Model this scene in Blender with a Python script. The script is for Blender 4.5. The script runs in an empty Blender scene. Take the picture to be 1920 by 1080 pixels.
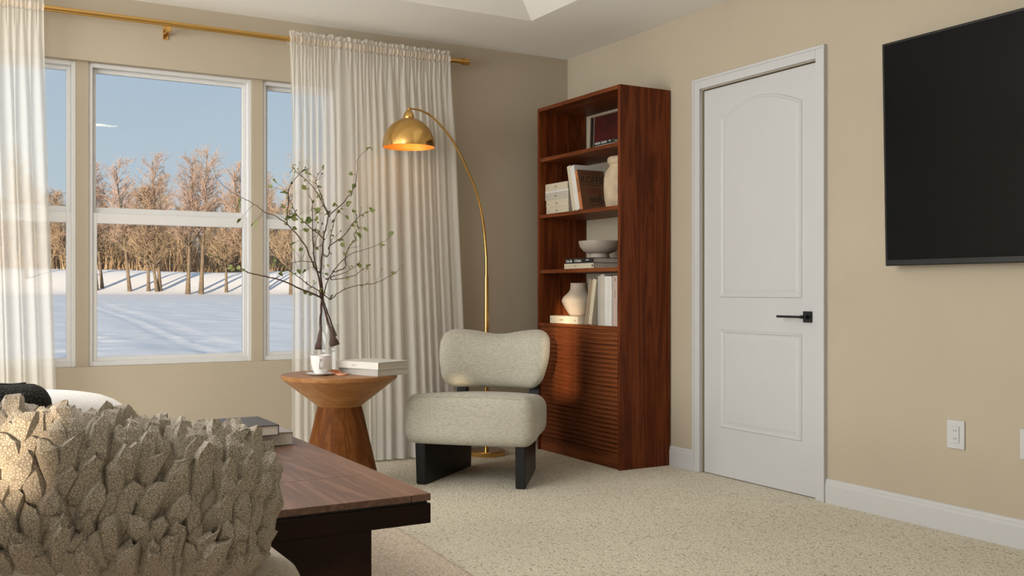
import bpy, bmesh, math, random
from mathutils import Vector, Matrix, noise

R = math.radians
scene = bpy.context.scene
col = scene.collection

# ------------------------------------------------------------------ camera
cam_data = bpy.data.cameras.new('camera')
cam = bpy.data.objects.new('camera', cam_data)
col.objects.link(cam)
cam.location = (0.0, 0.0, 0.96)
cam.rotation_euler = (R(90), 0, R(-29.88))
cam_data.sensor_width = 36.0
cam_data.lens = 36.0 * 1867 / 1920
cam_data.shift_y = 5.0 / 1920
cam_data.clip_start = 0.02
cam_data.clip_end = 2000
scene.camera = cam

# ------------------------------------------------------------------ view
vs = scene.view_settings
vs.view_transform = 'Standard'
vs.look = 'None'
vs.exposure = 0.0
vs.gamma = 1.0
vs.use_curve_mapping = False

# ------------------------------------------------------------------ sky
world = bpy.data.worlds.new('winter_sky')
scene.world = world
world.use_nodes = True
wn = world.node_tree
wn.nodes.clear()
w_out = wn.nodes.new('ShaderNodeOutputWorld')
w_bg = wn.nodes.new('ShaderNodeBackground')
w_ramp = wn.nodes.new('ShaderNodeValToRGB')
w_sep = wn.nodes.new('ShaderNodeSeparateXYZ')
w_tc = wn.nodes.new('ShaderNodeTexCoord')
wn.links.new(w_tc.outputs['Generated'], w_sep.inputs[0])
wn.links.new(w_sep.outputs['Z'], w_ramp.inputs[0])
wn.links.new(w_ramp.outputs[0], w_bg.inputs[0])
wn.links.new(w_bg.outputs[0], w_out.inputs[0])
cr = w_ramp.color_ramp
cr.elements[0].position = 0.0
cr.elements[0].color = (0.56, 0.65, 0.72, 1)
cr.elements[1].position = 1.0
cr.elements[1].color = (0.30, 0.40, 0.56, 1)
for p, c in ((0.12, (0.49, 0.585, 0.67, 1)), (0.24, (0.405, 0.51, 0.635, 1)), (0.5, (0.32, 0.44, 0.60, 1))):
    e = cr.elements.new(p)
    e.color = c
w_bg.inputs[1].default_value = 1.0

# ------------------------------------------------------------------ sun and added fill lights
SUN_DIR = Vector((0.5953, 0.8036, -0.089)).normalized()
sd = bpy.data.lights.new('low_sun', 'SUN')
sd.energy = 10.0
sd.angle = R(0.8)
sd.color = (1.0, 0.80, 0.58)
sun = bpy.data.objects.new('low_sun', sd)
col.objects.link(sun)
sun.rotation_euler = SUN_DIR.to_track_quat('-Z', 'Y').to_euler()
sun.location = (-3, -3, 6)

def area(name, loc, target, sx, sy, power, color):
    l = bpy.data.lights.new(name, 'AREA')
    l.shape = 'RECTANGLE'
    l.size, l.size_y, l.energy, l.color = sx, sy, power, color
    o = bpy.data.objects.new(name, l)
    col.objects.link(o)
    o.location = loc
    d = Vector(target) - Vector(loc)
    o.rotation_euler = d.to_track_quat('-Z', 'Y').to_euler()
    return o

# added soft fill from the left side, and an added overhead fill without fixture
area('side_fill', (-2.42, 3.3, 1.35), (3.0, 3.3, 1.45), 3.2, 1.8, 149, (0.98, 1.0, 0.99))
gl = bpy.data.lights.new('room_fill', 'POINT')
gl.energy, gl.color, gl.shadow_soft_size = 46, (1.0, 0.96, 0.92), 0.35
go = bpy.data.objects.new('room_fill', gl)
col.objects.link(go)
go.location = (-0.2, 2.7, 2.15)

# ------------------------------------------------------------------ helpers
def link(o, parent=None):
    col.objects.link(o)
    if parent is not None:
        o.parent = parent
    return o

def tag(o, label, cat, group=None):
    o['label'] = label
    o['category'] = cat
    if group:
        o['group'] = group
    return o

def thing(name, label, cat, loc=(0, 0, 0), rz=0.0, group=None):
    o = bpy.data.objects.new(name, None)
    o.empty_display_size = 0.1
    col.objects.link(o)
    o.location = loc
    o.rotation_euler = (0, 0, rz)
    return tag(o, label, cat, group)

def struct(o, label=None):
    o['kind'] = 'structure'
    if label:
        o['label'] = label
    return o

def finish(bm, name, mat, parent=None, smooth=False, loc=None, rot=None):
    bmesh.ops.recalc_face_normals(bm, faces=bm.faces)
    me = bpy.data.meshes.new(name)
    bm.to_mesh(me)
    bm.free()
    if smooth:
        for p in me.polygons:
            p.use_smooth = True
        if smooth != 'all':
            try:
                me.set_sharp_from_angle(angle=R(smooth if isinstance(smooth, (int, float)) and smooth > 1 else 40))
            except Exception:
                pass
    me.materials.append(mat)
    o = bpy.data.objects.new(name, me)
    link(o, parent)
    if loc is not None:
        o.location = loc
    if rot is not None:
        o.rotation_euler = rot
    return o

def box(bm, x0, x1, y0, y1, z0, z1, bev=0.0, seg=1):
    if x0 > x1: x0, x1 = x1, x0
    if y0 > y1: y0, y1 = y1, y0
    v = [bm.verts.new((x, y, z)) for z in (z0, z1) for x, y in ((x0, y0), (x1, y0), (x1, y1), (x0, y1))]
    fs = [(3, 2, 1, 0), (4, 5, 6, 7), (0, 1, 5, 4), (1, 2, 6, 5), (2, 3, 7, 6), (3, 0, 4, 7)]
    faces = [bm.faces.new([v[i] for i in f]) for f in fs]
    if bev > 0:
        es = list({e for f in faces for e in f.edges})
        bmesh.ops.bevel(bm, geom=es, offset=bev, segments=seg, profile=0.5, affect='EDGES')
    return v

def box_obj(name, dims, mat, parent=None, bev=0.0, seg=1, **kw):
    bm = bmesh.new()
    box(bm, *dims, bev=bev, seg=seg)
    return finish(bm, name, mat, parent, **kw)

def lathe(bm, prof, n=48, cx=0.0, cy=0.0, closed=False):
    rings = []
    for r, z in prof:
        if r < 1e-6:
            rings.append([bm.verts.new((cx, cy, z))])
        else:
            rings.append([bm.verts.new((cx + r * math.cos(2 * math.pi * i / n), cy + r * math.sin(2 * math.pi * i / n), z)) for i in range(n)])
    pairs = list(zip(rings[:-1], rings[1:]))
    if closed:
        pairs.append((rings[-1], rings[0]))
    for a, b in pairs:
        if len(a) == 1 and len(b) == 1:
            continue
        for i in range(n):
            j = (i + 1) % n
            if len(a) == 1:
                bm.faces.new((a[0], b[i], b[j]))
            elif len(b) == 1:
                bm.faces.new((a[i], a[j], b[0]))
            else:
                bm.faces.new((a[i], a[j], b[j], b[i]))

def tube(bm, pts, rads, n=8, cap=True):
    pts = [Vector(p) for p in pts]
    if not isinstance(rads, (list, tuple)):
        rads = [rads] * len(pts)
    rings = []
    up = None
    for i, p in enumerate(pts):
        t = (pts[min(i + 1, len(pts) - 1)] - pts[max(i - 1, 0)])
        if t.length < 1e-9:
            t = Vector((0, 0, 1))
        t.normalize()
        if up is None:
            up = Vector((1, 0, 0)) if abs(t.x) < 0.8 else Vector((0, 1, 0))
        a = t.cross(up)
        if a.length < 1e-6:
            a = t.orthogonal()
        a.normalize()
        b = t.cross(a).normalized()
        up = -b
        rings.append([bm.verts.new(p + rads[i] * (a * math.cos(2 * math.pi * k / n) + b * math.sin(2 * math.pi * k / n))) for k in range(n)])
    for r0, r1 in zip(rings[:-1], rings[1:]):
        for k in range(n):
            j = (k + 1) % n
            bm.faces.new((r0[k], r0[j], r1[j], r1[k]))
    if cap and n > 2:
        bm.faces.new(rings[0][::-1])
        bm.faces.new(rings[-1])

def spline(pts, sub=4):
    P = [Vector(p) for p in pts]
    out = []
    for i in range(len(P) - 1):
        p0, p1, p2, p3 = P[max(i - 1, 0)], P[i], P[i + 1], P[min(i + 2, len(P) - 1)]
        for k in range(sub):
            t = k / sub
            out.append(0.5 * ((2 * p1) + (p2 - p0) * t + (2 * p0 - 5 * p1 + 4 * p2 - p3) * t * t + (3 * p1 - p0 - 3 * p2 + p3) * t ** 3))
    out.append(P[-1])
    return out

def rounded_box(bm, hx, hy, hz, r, n=14, deform=None, center=(0, 0, 0)):
    """a soft cushion block: half sizes, corner radius; deform(v) moves each vertex"""
    def ticks(h):
        t = []
        inner = h - r
        m = max(3, n // 3)
        for i in range(m):
            t.append(-h + r * (1 - math.cos(math.pi / 2 * i / m)))
        k = max(2, n)
        for i in range(k + 1):
            t.append(-inner + 2 * inner * i / k)
        for i in range(m):
            t.append(h - r * (1 - math.cos(math.pi / 2 * (m - 1 - i) / m)))
        return t
    tx, ty, tz = ticks(hx), ticks(hy), ticks(hz)
    cache = {}
    def vert(p):
        k = tuple(round(c, 6) for c in p)
        if k not in cache:
            p = Vector(p)
            q = Vector((max(-hx + r, min(hx - r, p.x)), max(-hy + r, min(hy - r, p.y)), max(-hz + r, min(hz - r, p.z))))
            d = p - q
            if d.length > 1e-9:
                d.normalize()
            o = q + d * r
            if deform:
                o = deform(o)
            cache[k] = bm.verts.new(o + Vector(center))
        return cache[k]
    def face(ts, us, f):
        for i in range(len(ts) - 1):
            for j in range(len(us) - 1):
                vs_ = [vert(f(ts[i], us[j])), vert(f(ts[i + 1], us[j])), vert(f(ts[i + 1], us[j + 1])), vert(f(ts[i], us[j + 1]))]
                if len(set(vs_)) == 4:
                    try:
                        bm.faces.new(vs_)
                    except ValueError:
                        pass
    for s in (-1, 1):
        face(tx, ty, lambda a, b: (a, b, s * hz))
        face(tx, tz, lambda a, b: (a, s * hy, b))
        face(ty, tz, lambda a, b: (s * hx, a, b))

def smoothstep(a, b, x):
    t = max(0.0, min(1.0, (x - a) / (b - a)))
    return t * t * (3 - 2 * t)

def text_obj(name, body, size, mat, parent, loc, rot, depth=0.0003, align='LEFT', sx=1.0):
    cu = bpy.data.curves.new(name, 'FONT')
    cu.body = body
    cu.size = size
    cu.extrude = depth
    cu.align_x = align
    cu.align_y = 'CENTER'
    cu.resolution_u = 3
    tmp = bpy.data.objects.new(name + '_src', cu)
    col.objects.link(tmp)
    bpy.context.view_layer.update()
    me = bpy.data.meshes.new_from_object(tmp)
    bpy.data.objects.remove(tmp)
    me.materials.clear()
    me.materials.append(mat)
    o = bpy.data.objects.new(name, me)
    link(o, parent)
    o.location = loc
    o.rotation_euler = rot
    o.scale = (sx, 1, 1)
    return o

# ------------------------------------------------------------------ materials
class NT:
    def __init__(s, name):
        s.m = bpy.data.materials.new(name)
        s.m.use_nodes = True
        s.t = s.m.node_tree
        s.t.nodes.clear()
        s.out = s.n('OutputMaterial')
    def n(s, kind, **kw):
        x = s.t.nodes.new('ShaderNode' + kind)
        for k, v in kw.items():
            setattr(x, k, v)
        return x
    def l(s, a, b):
        s.t.links.new(a, b)

def setp(node, **kw):
    for k, v in kw.items():
        k = k.replace('_', ' ')
        node.inputs[k].default_value = v

def ramp(nt, stops):
    r = nt.n('ValToRGB')
    e = r.color_ramp.elements
    e[0].position, e[0].color = stops[0][0], (*stops[0][1], 1)
    e[1].position, e[1].color = stops[-1][0], (*stops[-1][1], 1)
    for p, c in stops[1:-1]:
        x = e.new(p)
        x.color = (*c, 1)
    return r

def plain(name, color, rough=0.5, metal=0.0, var=0.0, vscale=6.0, bump=0.0, bscale=200.0, spec=0.5, sheen=0.0):
    nt = NT(name)
    b = nt.n('BsdfPrincipled')
    setp(b, Base_Color=(*color, 1), Roughness=rough, Metallic=metal)
    b.inputs['Specular IOR Level'].default_value = spec
    if sheen:
        b.inputs['Sheen Weight'].default_value = sheen
    tc = nt.n('TexCoord')
    if var:
        nz = nt.n('TexNoise')
        setp(nz, Scale=vscale, Detail=5.0)
        nt.l(tc.outputs['Object'], nz.inputs['Vector'])
        r = ramp(nt, [(0.3, tuple(c * (1 - var) for c in color)), (0.7, tuple(min(1, c * (1 + var)) for c in color))])
        nt.l(nz.outputs[0], r.inputs[0])
        nt.l(r.outputs[0], b.inputs['Base Color'])
    if bump:
        n2 = nt.n('TexNoise')
        setp(n2, Scale=bscale, Detail=3.0)
        nt.l(tc.outputs['Object'], n2.inputs['Vector'])
        bp = nt.n('Bump')
        setp(bp, Strength=bump, Distance=0.002)
        nt.l(n2.outputs[0], bp.inputs['Height'])
        nt.l(bp.outputs[0], b.inputs['Normal'])
    nt.l(b.outputs[0], nt.out.inputs[0])
    return nt.m

def wood(name, dark, mid, light, axis='Z', scale=1.0, rough=0.4, spec=0.4, figure=1.0):
    nt = NT(name)
    b = nt.n('BsdfPrincipled')
    setp(b, Roughness=rough)
    b.inputs['Specular IOR Level'].default_value = spec
    tc = nt.n('TexCoord')
    mp = nt.n('Mapping')
    s = {'X': (0.55, 9, 9), 'Y': (9, 0.55, 9), 'Z': (9, 9, 0.55)}[axis]
    mp.inputs['Scale'].default_value = tuple(k * scale for k in s)
    nt.l(tc.outputs['Object'], mp.inputs[0])
    n1 = nt.n('TexNoise')
    setp(n1, Scale=1.4, Detail=6.0, Roughness=0.6, Distortion=0.7 * figure)
    nt.l(mp.outputs[0], n1.inputs['Vector'])
    mm = nt.n('Math', operation='MULTIPLY')
    mm.inputs[1].default_value = 9.0
    nt.l(n1.outputs[0], mm.inputs[0])
    fr = nt.n('Math', operation='PINGPONG')
    fr.inputs[1].default_value = 1.0
    nt.l(mm.outputs[0], fr.inputs[0])
    mp2 = nt.n('Mapping')
    mp2.inputs['Scale'].default_value = tuple(k * scale * 7 for k in s)
    nt.l(tc.outputs['Object'], mp2.inputs[0])
    n2 = nt.n('TexNoise')
    setp(n2, Scale=2.2, Detail=4.0, Roughness=0.7)
    nt.l(mp2.outputs[0], n2.inputs['Vector'])
    mix = nt.n('Math', operation='MULTIPLY_ADD')
    mix.inputs[1].default_value = 0.45
    nt.l(fr.outputs[0], mix.inputs[0])
    h = nt.n('Math', operation='MULTIPLY')
    h.inputs[1].default_value = 0.6
    nt.l(n2.outputs[0], h.inputs[0])
    nt.l(h.outputs[0], mix.inputs[2])
    r = ramp(nt, [(0.15, dark), (0.5, mid), (0.85, light)])
    nt.l(mix.outputs[0], r.inputs[0])
    nt.l(r.outputs[0], b.inputs['Base Color'])
    bp = nt.n('Bump')
    setp(bp, Strength=0.08, Distance=0.002)
    nt.l(mix.outputs[0], bp.inputs['Height'])
    nt.l(bp.outputs[0], b.inputs['Normal'])
    nt.l(b.outputs[0], nt.out.inputs[0])
    return nt.m

M = {}
M['wall'] = plain('wall_paint', (0.475, 0.410, 0.312), 0.75, var=0.03, vscale=2.0, bump=0.05, bscale=300, spec=0.25)
M['ceiling'] = plain('ceiling_paint', (0.92, 0.905, 0.88), 0.9, bump=0.05, bscale=200, spec=0.1)
M['trim'] = plain('white_trim_paint', (0.56, 0.56, 0.565), 0.42, var=0.01, spec=0.4)
M['vinyl'] = plain('window_vinyl', (0.72, 0.715, 0.71), 0.4, spec=0.4)
M['black'] = plain('black_lacquered_wood', (0.008, 0.0085, 0.009), 0.38, var=0.3, vscale=30, spec=0.4)
M['black_metal'] = plain('black_metal', (0.006, 0.006, 0.006), 0.4, spec=0.4)
M['gold'] = plain('brushed_brass', (0.70, 0.43, 0.14), 0.17, metal=1.0, bump=0.02, bscale=400)
M['gold_in'] = plain('inner_brass', (0.80, 0.36, 0.07), 0.5, metal=0.5)
M['walnut'] = wood('red_walnut', (0.046, 0.009, 0.0018), (0.115, 0.024, 0.0048), (0.18, 0.045, 0.0105), 'Z', 1.0, 0.5, 0.16)
M['walnut_y'] = wood('red_walnut_length', (0.066, 0.0155, 0.0045), (0.155, 0.040, 0.0115), (0.24, 0.073, 0.022), 'Y', 1.0, 0.5, 0.18)
M['oak'] = wood('amber_oak_shaded', (0.082, 0.025, 0.0055), (0.130, 0.043, 0.0100), (0.185, 0.068, 0.018), 'Z', 1.2, 0.55, 0.08, figure=0.6)  # pedestal oak, darkened in its colour to stand for shade
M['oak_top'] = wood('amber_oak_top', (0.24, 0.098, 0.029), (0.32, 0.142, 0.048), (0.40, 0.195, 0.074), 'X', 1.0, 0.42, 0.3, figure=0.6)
M['dark_wood'] = wood('dark_umber_wood', (0.056, 0.025, 0.015), (0.138, 0.064, 0.040), (0.205, 0.102, 0.066), 'Y', 0.6, 0.40, 0.7, figure=2.0)  # lightened in the colour to stand for window sheen on the tabletop
M['dark_wood_x'] = wood('dark_umber_wood_shaded', (0.008, 0.003, 0.0018), (0.017, 0.0066, 0.004), (0.032, 0.0125, 0.008), 'X', 0.6, 0.45, 0.15, figure=2.0)  # same wood darkened in the colour for the table's shaded ends
M['ceramic'] = plain('white_porcelain', (0.80, 0.79, 0.77), 0.18, spec=0.5)
M['matte_stone'] = plain('matte_beige_ceramic', (0.50, 0.42, 0.33), 0.8, var=0.12, vscale=9, bump=0.15, bscale=60)
M['rough_clay'] = plain('weathered_clay', (0.52, 0.41, 0.28), 0.9, var=0.22, vscale=14, bump=0.5, bscale=70)
M['bowl'] = plain('taupe_ceramic', (0.40, 0.34, 0.29), 0.55, var=0.04)
M['paper'] = plain('page_edges', (0.52, 0.47, 0.40), 0.8, var=0.06, vscale=80)
M['ink'] = plain('dark_print', (0.02, 0.016, 0.012), 0.7)
M['ink_red'] = plain('red_print', (0.16, 0.03, 0.015), 0.7)
M['ink_white'] = plain('white_print', (0.75, 0.74, 0.72), 0.7)
M['ink_grey'] = plain('grey_print', (0.16, 0.13, 0.10), 0.7)
def cover(name, c, rough=0.55):
    M[name] = plain('cover_' + name, c, rough, var=0.05, vscale=12)
cover('cream', (0.60, 0.53, 0.40)); cover('white', (0.68, 0.66, 0.62)); cover('pale', (0.50, 0.46, 0.39))
cover('grey', (0.42, 0.40, 0.37)); cover('sand', (0.40, 0.30, 0.20)); cover('black_cover', (0.012, 0.012, 0.013))
cover('kraft', (0.14, 0.062, 0.028)); cover('orange', (0.46, 0.17, 0.055)); cover('pink', (0.50, 0.38, 0.32))
cover('graphite', (0.045, 0.038, 0.036), 0.4); cover('stone_grey', (0.36, 0.33, 0.31), 0.4); cover('slate', (0.05, 0.055, 0.06))

def make_leafmat():
    nt = NT('green_leaf')
    b = nt.n('BsdfPrincipled')
    setp(b, Roughness=0.5)
    oi = nt.n('ObjectInfo')
    r = ramp(nt, [(0.0, (0.10, 0.135, 0.035)), (0.5, (0.20, 0.24, 0.07)), (1.0, (0.34, 0.37, 0.13))])
    nt.l(oi.outputs['Random'], r.inputs[0])
    nt.l(r.outputs[0], b.inputs['Base Color'])
    tr = nt.n('BsdfTranslucent')
    nt.l(r.outputs[0], tr.inputs[0])
    mx = nt.n('MixShader')
    mx.inputs[0].default_value = 0.35
    nt.l(b.outputs[0], mx.inputs[1]); nt.l(tr.outputs[0], mx.inputs[2])
    nt.l(mx.outputs[0], nt.out.inputs[0])
    return nt.m
M['leaf'] = make_leafmat()
M['bark'] = plain('twig_bark', (0.058, 0.028, 0.018), 0.75, var=0.35, vscale=60, bump=0.3, bscale=150)

def make_glass(name, trans=(0.97, 0.98, 0.98), gloss=0.06, rough=0.0):
    nt = NT(name)
    t = nt.n('BsdfTransparent'); t.inputs[0].default_value = (*trans, 1)
    g = nt.n('BsdfGlossy'); g.inputs['Roughness'].default_value = rough
    f = nt.n('Fresnel'); f.inputs[0].default_value = 1.45
    ml = nt.n('Math', operation='MULTIPLY'); ml.inputs[1].default_value = gloss or 0.0
    nt.l(f.outputs[0], ml.inputs[0])
    mx = nt.n('MixShader')
    mx.inputs[0].default_value = 0.05
    if gloss is not None:
        nt.l(ml.outputs[0], mx.inputs[0])
    nt.l(t.outputs[0], mx.inputs[1]); nt.l(g.outputs[0], mx.inputs[2])
    nt.l(mx.outputs[0], nt.out.inputs[0])
    return nt.m
M['pane'] = make_glass('window_glass', (0.97, 0.985, 0.985), 0.6)
M['vase_glass'] = make_glass('clear_vase_glass', (0.985, 0.985, 0.98), None, 0.03)

def make_sheer():
    nt = NT('sheer_voile')
    c = (0.93, 0.90, 0.84)
    d = nt.n('BsdfDiffuse'); d.inputs[0].default_value = (*c, 1)
    tl = nt.n('BsdfTranslucent'); tl.inputs[0].default_value = (*c, 1)
    m1 = nt.n('MixShader'); m1.inputs[0].default_value = 0.42
    nt.l(d.outputs[0], m1.inputs[1]); nt.l(tl.outputs[0], m1.inputs[2])
    tp = nt.n('BsdfTransparent')
    m2 = nt.n('MixShader'); m2.inputs[0].default_value = 0.67
    nt.l(tp.outputs[0], m2.inputs[1]); nt.l(m1.outputs[0], m2.inputs[2])
    nt.l(m2.outputs[0], nt.out.inputs[0])
    return nt.m
M['sheer'] = make_sheer()

def make_fabric(name, c0, c1, sx=260, sy=900, bump=0.35):
    nt = NT(name)
    b = nt.n('BsdfPrincipled')
    setp(b, Roughness=0.9)
    b.inputs['Specular IOR Level'].default_value = 0.15
    b.inputs['Sheen Weight'].default_value = 0.25
    tc = nt.n('TexCoord'); mp = nt.n('Mapping')
    mp.inputs['Scale'].default_value = (0.28, 0.28, 1.0)
    nt.l(tc.outputs['Object'], mp.inputs[0])
    n1 = nt.n('TexNoise'); setp(n1, Scale=float(sx), Detail=3.0, Roughness=0.6)
    nt.l(mp.outputs[0], n1.inputs['Vector'])
    r = ramp(nt, [(0.32, c0), (0.62, c1)])
    nt.l(n1.outputs[0], r.inputs[0])
    nt.l(r.outputs[0], b.inputs['Base Color'])
    bp = nt.n('Bump'); setp(bp, Strength=bump, Distance=0.003)
    nt.l(n1.outputs[0], bp.inputs['Height']); nt.l(bp.outputs[0], b.inputs['Normal'])
    nt.l(b.outputs[0], nt.out.inputs[0])
    return nt.m
M['boucle'] = make_fabric('cream_boucle', (0.355, 0.335, 0.268), (0.485, 0.46, 0.38), 220)

def make_cells(name, c0, c1, scale, bump, dist=0.003):
    """rounded pebbled weave"""
    nt = NT(name)
    b = nt.n('BsdfPrincipled'); setp(b, Roughness=0.85)
    b.inputs['Specular IOR Level'].default_value = 0.2
    tc = nt.n('TexCoord')
    vo = nt.n('TexVoronoi'); vo.inputs['Scale'].default_value = scale
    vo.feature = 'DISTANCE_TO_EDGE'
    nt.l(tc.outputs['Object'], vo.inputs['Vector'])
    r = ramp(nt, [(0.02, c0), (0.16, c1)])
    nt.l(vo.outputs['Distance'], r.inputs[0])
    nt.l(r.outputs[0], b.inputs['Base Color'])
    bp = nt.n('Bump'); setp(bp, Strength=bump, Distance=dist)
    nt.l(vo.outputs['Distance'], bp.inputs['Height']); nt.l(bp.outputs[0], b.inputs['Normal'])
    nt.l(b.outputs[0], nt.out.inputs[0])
    return nt.m
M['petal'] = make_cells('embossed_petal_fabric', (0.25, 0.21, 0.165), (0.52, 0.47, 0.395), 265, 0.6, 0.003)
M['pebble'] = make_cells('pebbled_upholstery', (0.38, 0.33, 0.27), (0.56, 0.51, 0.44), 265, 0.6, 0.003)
M['cushion_plain'] = make_fabric('plain_cushion_cloth', (0.46, 0.42, 0.36), (0.56, 0.52, 0.46), 500, bump=0.1)
M['white_cloth'] = make_fabric('white_cotton', (0.72, 0.71, 0.70), (0.80, 0.79, 0.78), 400, bump=0.1)
M['black_knit'] = make_cells('black_open_knit', (0.004, 0.004, 0.004), (0.035, 0.033, 0.03), 160, 1.0, 0.004)

def make_carpet():
    nt = NT('speckled_carpet')
    b = nt.n('BsdfPrincipled'); setp(b, Roughness=0.95)
    b.inputs['Specular IOR Level'].default_value = 0.08
    tc = nt.n('TexCoord')
    vo = nt.n('TexVoronoi'); vo.inputs['Scale'].default_value = 125.0
    vo.inputs['Randomness'].default_value = 1.0
    nt.l(tc.outputs['Object'], vo.inputs['Vector'])
    n1 = nt.n('TexNoise'); setp(n1, Scale=120.0, Detail=4.0, Roughness=0.7)
    nt.l(tc.outputs['Object'], n1.inputs['Vector'])
    sep = nt.n('SeparateColor')
    nt.l(vo.outputs['Color'], sep.inputs[0])
    r = ramp(nt, [(0.0, (0.42, 0.36, 0.27)), (0.05, (0.56, 0.49, 0.385)), (0.12, (0.72, 0.665, 0.54)), (0.6, (0.79, 0.735, 0.605)), (1.0, (0.84, 0.79, 0.67))])
    nt.l(sep.outputs[0], r.inputs[0])
    # darker flecks follow a finer noise of dyed yarn
    r2 = ramp(nt, [(0.30, (0.62, 0.56, 0.48)), (0.50, (1.0, 1.0, 1.0))])
    nt.l(n1.outputs[0], r2.inputs[0])
    mu = nt.n('Mix'); mu.data_type = 'RGBA'; mu.blend_type = 'MULTIPLY'
    mu.inputs[0].default_value = 0.75
    nt.l(r.outputs[0], mu.inputs[6]); nt.l(r2.outputs[0], mu.inputs[7])
    n3 = nt.n('TexNoise'); setp(n3, Scale=1.6, Detail=3.0)
    nt.l(tc.outputs['Object'], n3.inputs['Vector'])
    r3 = ramp(nt, [(0.3, (0.90, 0.90, 0.90)), (0.7, (1.0, 1.0, 1.0))])
    nt.l(n3.outputs[0], r3.inputs[0])
    mu2 = nt.n('Mix'); mu2.data_type = 'RGBA'; mu2.blend_type = 'MULTIPLY'
    mu2.inputs[0].default_value = 1.0
    nt.l(mu.outputs[2], mu2.inputs[6]); nt.l(r3.outputs[0], mu2.inputs[7])
    nt.l(mu2.outputs[2], b.inputs['Base Color'])
    ad = nt.n('Math', operation='SUBTRACT')
    nt.l(n1.outputs[0], ad.inputs[0]); nt.l(vo.outputs['Distance'], ad.inputs[1])
    bp = nt.n('Bump'); setp(bp, Strength=0.6, Distance=0.006)
    nt.l(ad.outputs[0], bp.inputs['Height']); nt.l(bp.outputs[0], b.inputs['Normal'])
    nt.l(b.outputs[0], nt.out.inputs[0])
    return nt.m
M['carpet'] = make_carpet()

def make_rug():
    nt = NT('ribbed_rug')
    b = nt.n('BsdfPrincipled'); setp(b, Roughness=0.95)
    b.inputs['Specular IOR Level'].default_value = 0.08
    tc = nt.n('TexCoord'); mp = nt.n('Mapping'); mp.inputs['Scale'].default_value = (70, 110, 70)
    nt.l(tc.outputs['Object'], mp.inputs[0])
    n1 = nt.n('TexNoise'); setp(n1, Scale=1.3, Detail=3.0)
    nt.l(mp.outputs[0], n1.inputs['Vector'])
    r = ramp(nt, [(0.3, (0.48, 0.385, 0.305)), (0.55, (0.70, 0.605, 0.50)), (0.8, (0.80, 0.72, 0.62))])
    nt.l(n1.outputs[0], r.inputs[0]); nt.l(r.outputs[0], b.inputs['Base Color'])
    bp = nt.n('Bump'); setp(bp, Strength=0.5, Distance=0.004)
    nt.l(n1.outputs[0], bp.inputs['Height']); nt.l(bp.outputs[0], b.inputs['Normal'])
    nt.l(b.outputs[0], nt.out.inputs[0])
    return nt.m
M['rug'] = make_rug()

M['screen'] = plain('dark_tv_screen', (0.003, 0.003, 0.0035), 0.20, spec=0.13)
M['snow'] = plain('snow_cover', (0.88, 0.865, 0.86), 0.8, var=0.02, vscale=0.4, bump=0.3, bscale=4.0, spec=0.2)
M['tree_bark'] = plain('winter_bark', (0.135, 0.10, 0.068), 0.9, var=0.3, vscale=3)
M['tree_twig'] = plain('winter_twigs', (0.38, 0.28, 0.185), 0.9, var=0.25, vscale=0.8)
M['tree_twig_pink'] = plain('reddish_twigs', (0.42, 0.30, 0.24), 0.9, var=0.25, vscale=0.8)
M['thicket'] = plain('thicket_stems', (0.36, 0.25, 0.15), 0.9, var=0.35, vscale=0.5)

# ------------------------------------------------------------------ room shell
X0, Y0, ZC = 3.49, 5.36, 2.44      # right wall, window wall, ceiling soffit
XL, YB = -2.5, -2.2                # side wall and wall behind
floor = box_obj('floor', (XL - 0.2, X0 + 0.2, YB - 0.2, Y0 + 0.2, -0.12, 0.0), M['carpet'])
struct(floor, 'beige carpet flecked with brown')

# window wall with the opening for three window units
WX0, WX1, WZ0, WZ1 = 0.16, 1.95, 0.578, 2.108
bm = bmesh.new()
T = 0.16
box(bm, XL - 0.2, WX0, Y0, Y0 + T, 0, ZC + 0.3)
box(bm, WX1, X0 + 0.2, Y0, Y0 + T, 0, ZC + 0.3)
box(bm, WX0, WX1, Y0, Y0 + T, 0, WZ0)
box(bm, WX0, WX1, Y0, Y0 + T, WZ1, ZC + 0.3)
for a, b in ((0.590, 0.648), (1.470, 1.530)):
    box(bm, a, b, Y0 + 0.035, Y0 + T, WZ0, WZ1)
struct(finish(bm, 'wall_far', M['wall']), 'beige wall with the three-part window')

# right wall with the door opening
DY0, DY1, DZ = 3.258, 4.060, 2.018
bm = bmesh.new()
box(bm, X0, X0 + T, YB - 0.2, DY0, 0, ZC + 0.3)
box(bm, X0, X0 + T, DY1, Y0 + 0.2, 0, ZC + 0.3)
box(bm, X0, X0 + T, DY0, DY1, DZ, ZC + 0.3)
box(bm, X0 + 0.1, X0 + T, DY0, DY1, 0, DZ)
struct(finish(bm, 'wall_right', M['wall']), 'beige wall with the white door')

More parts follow.
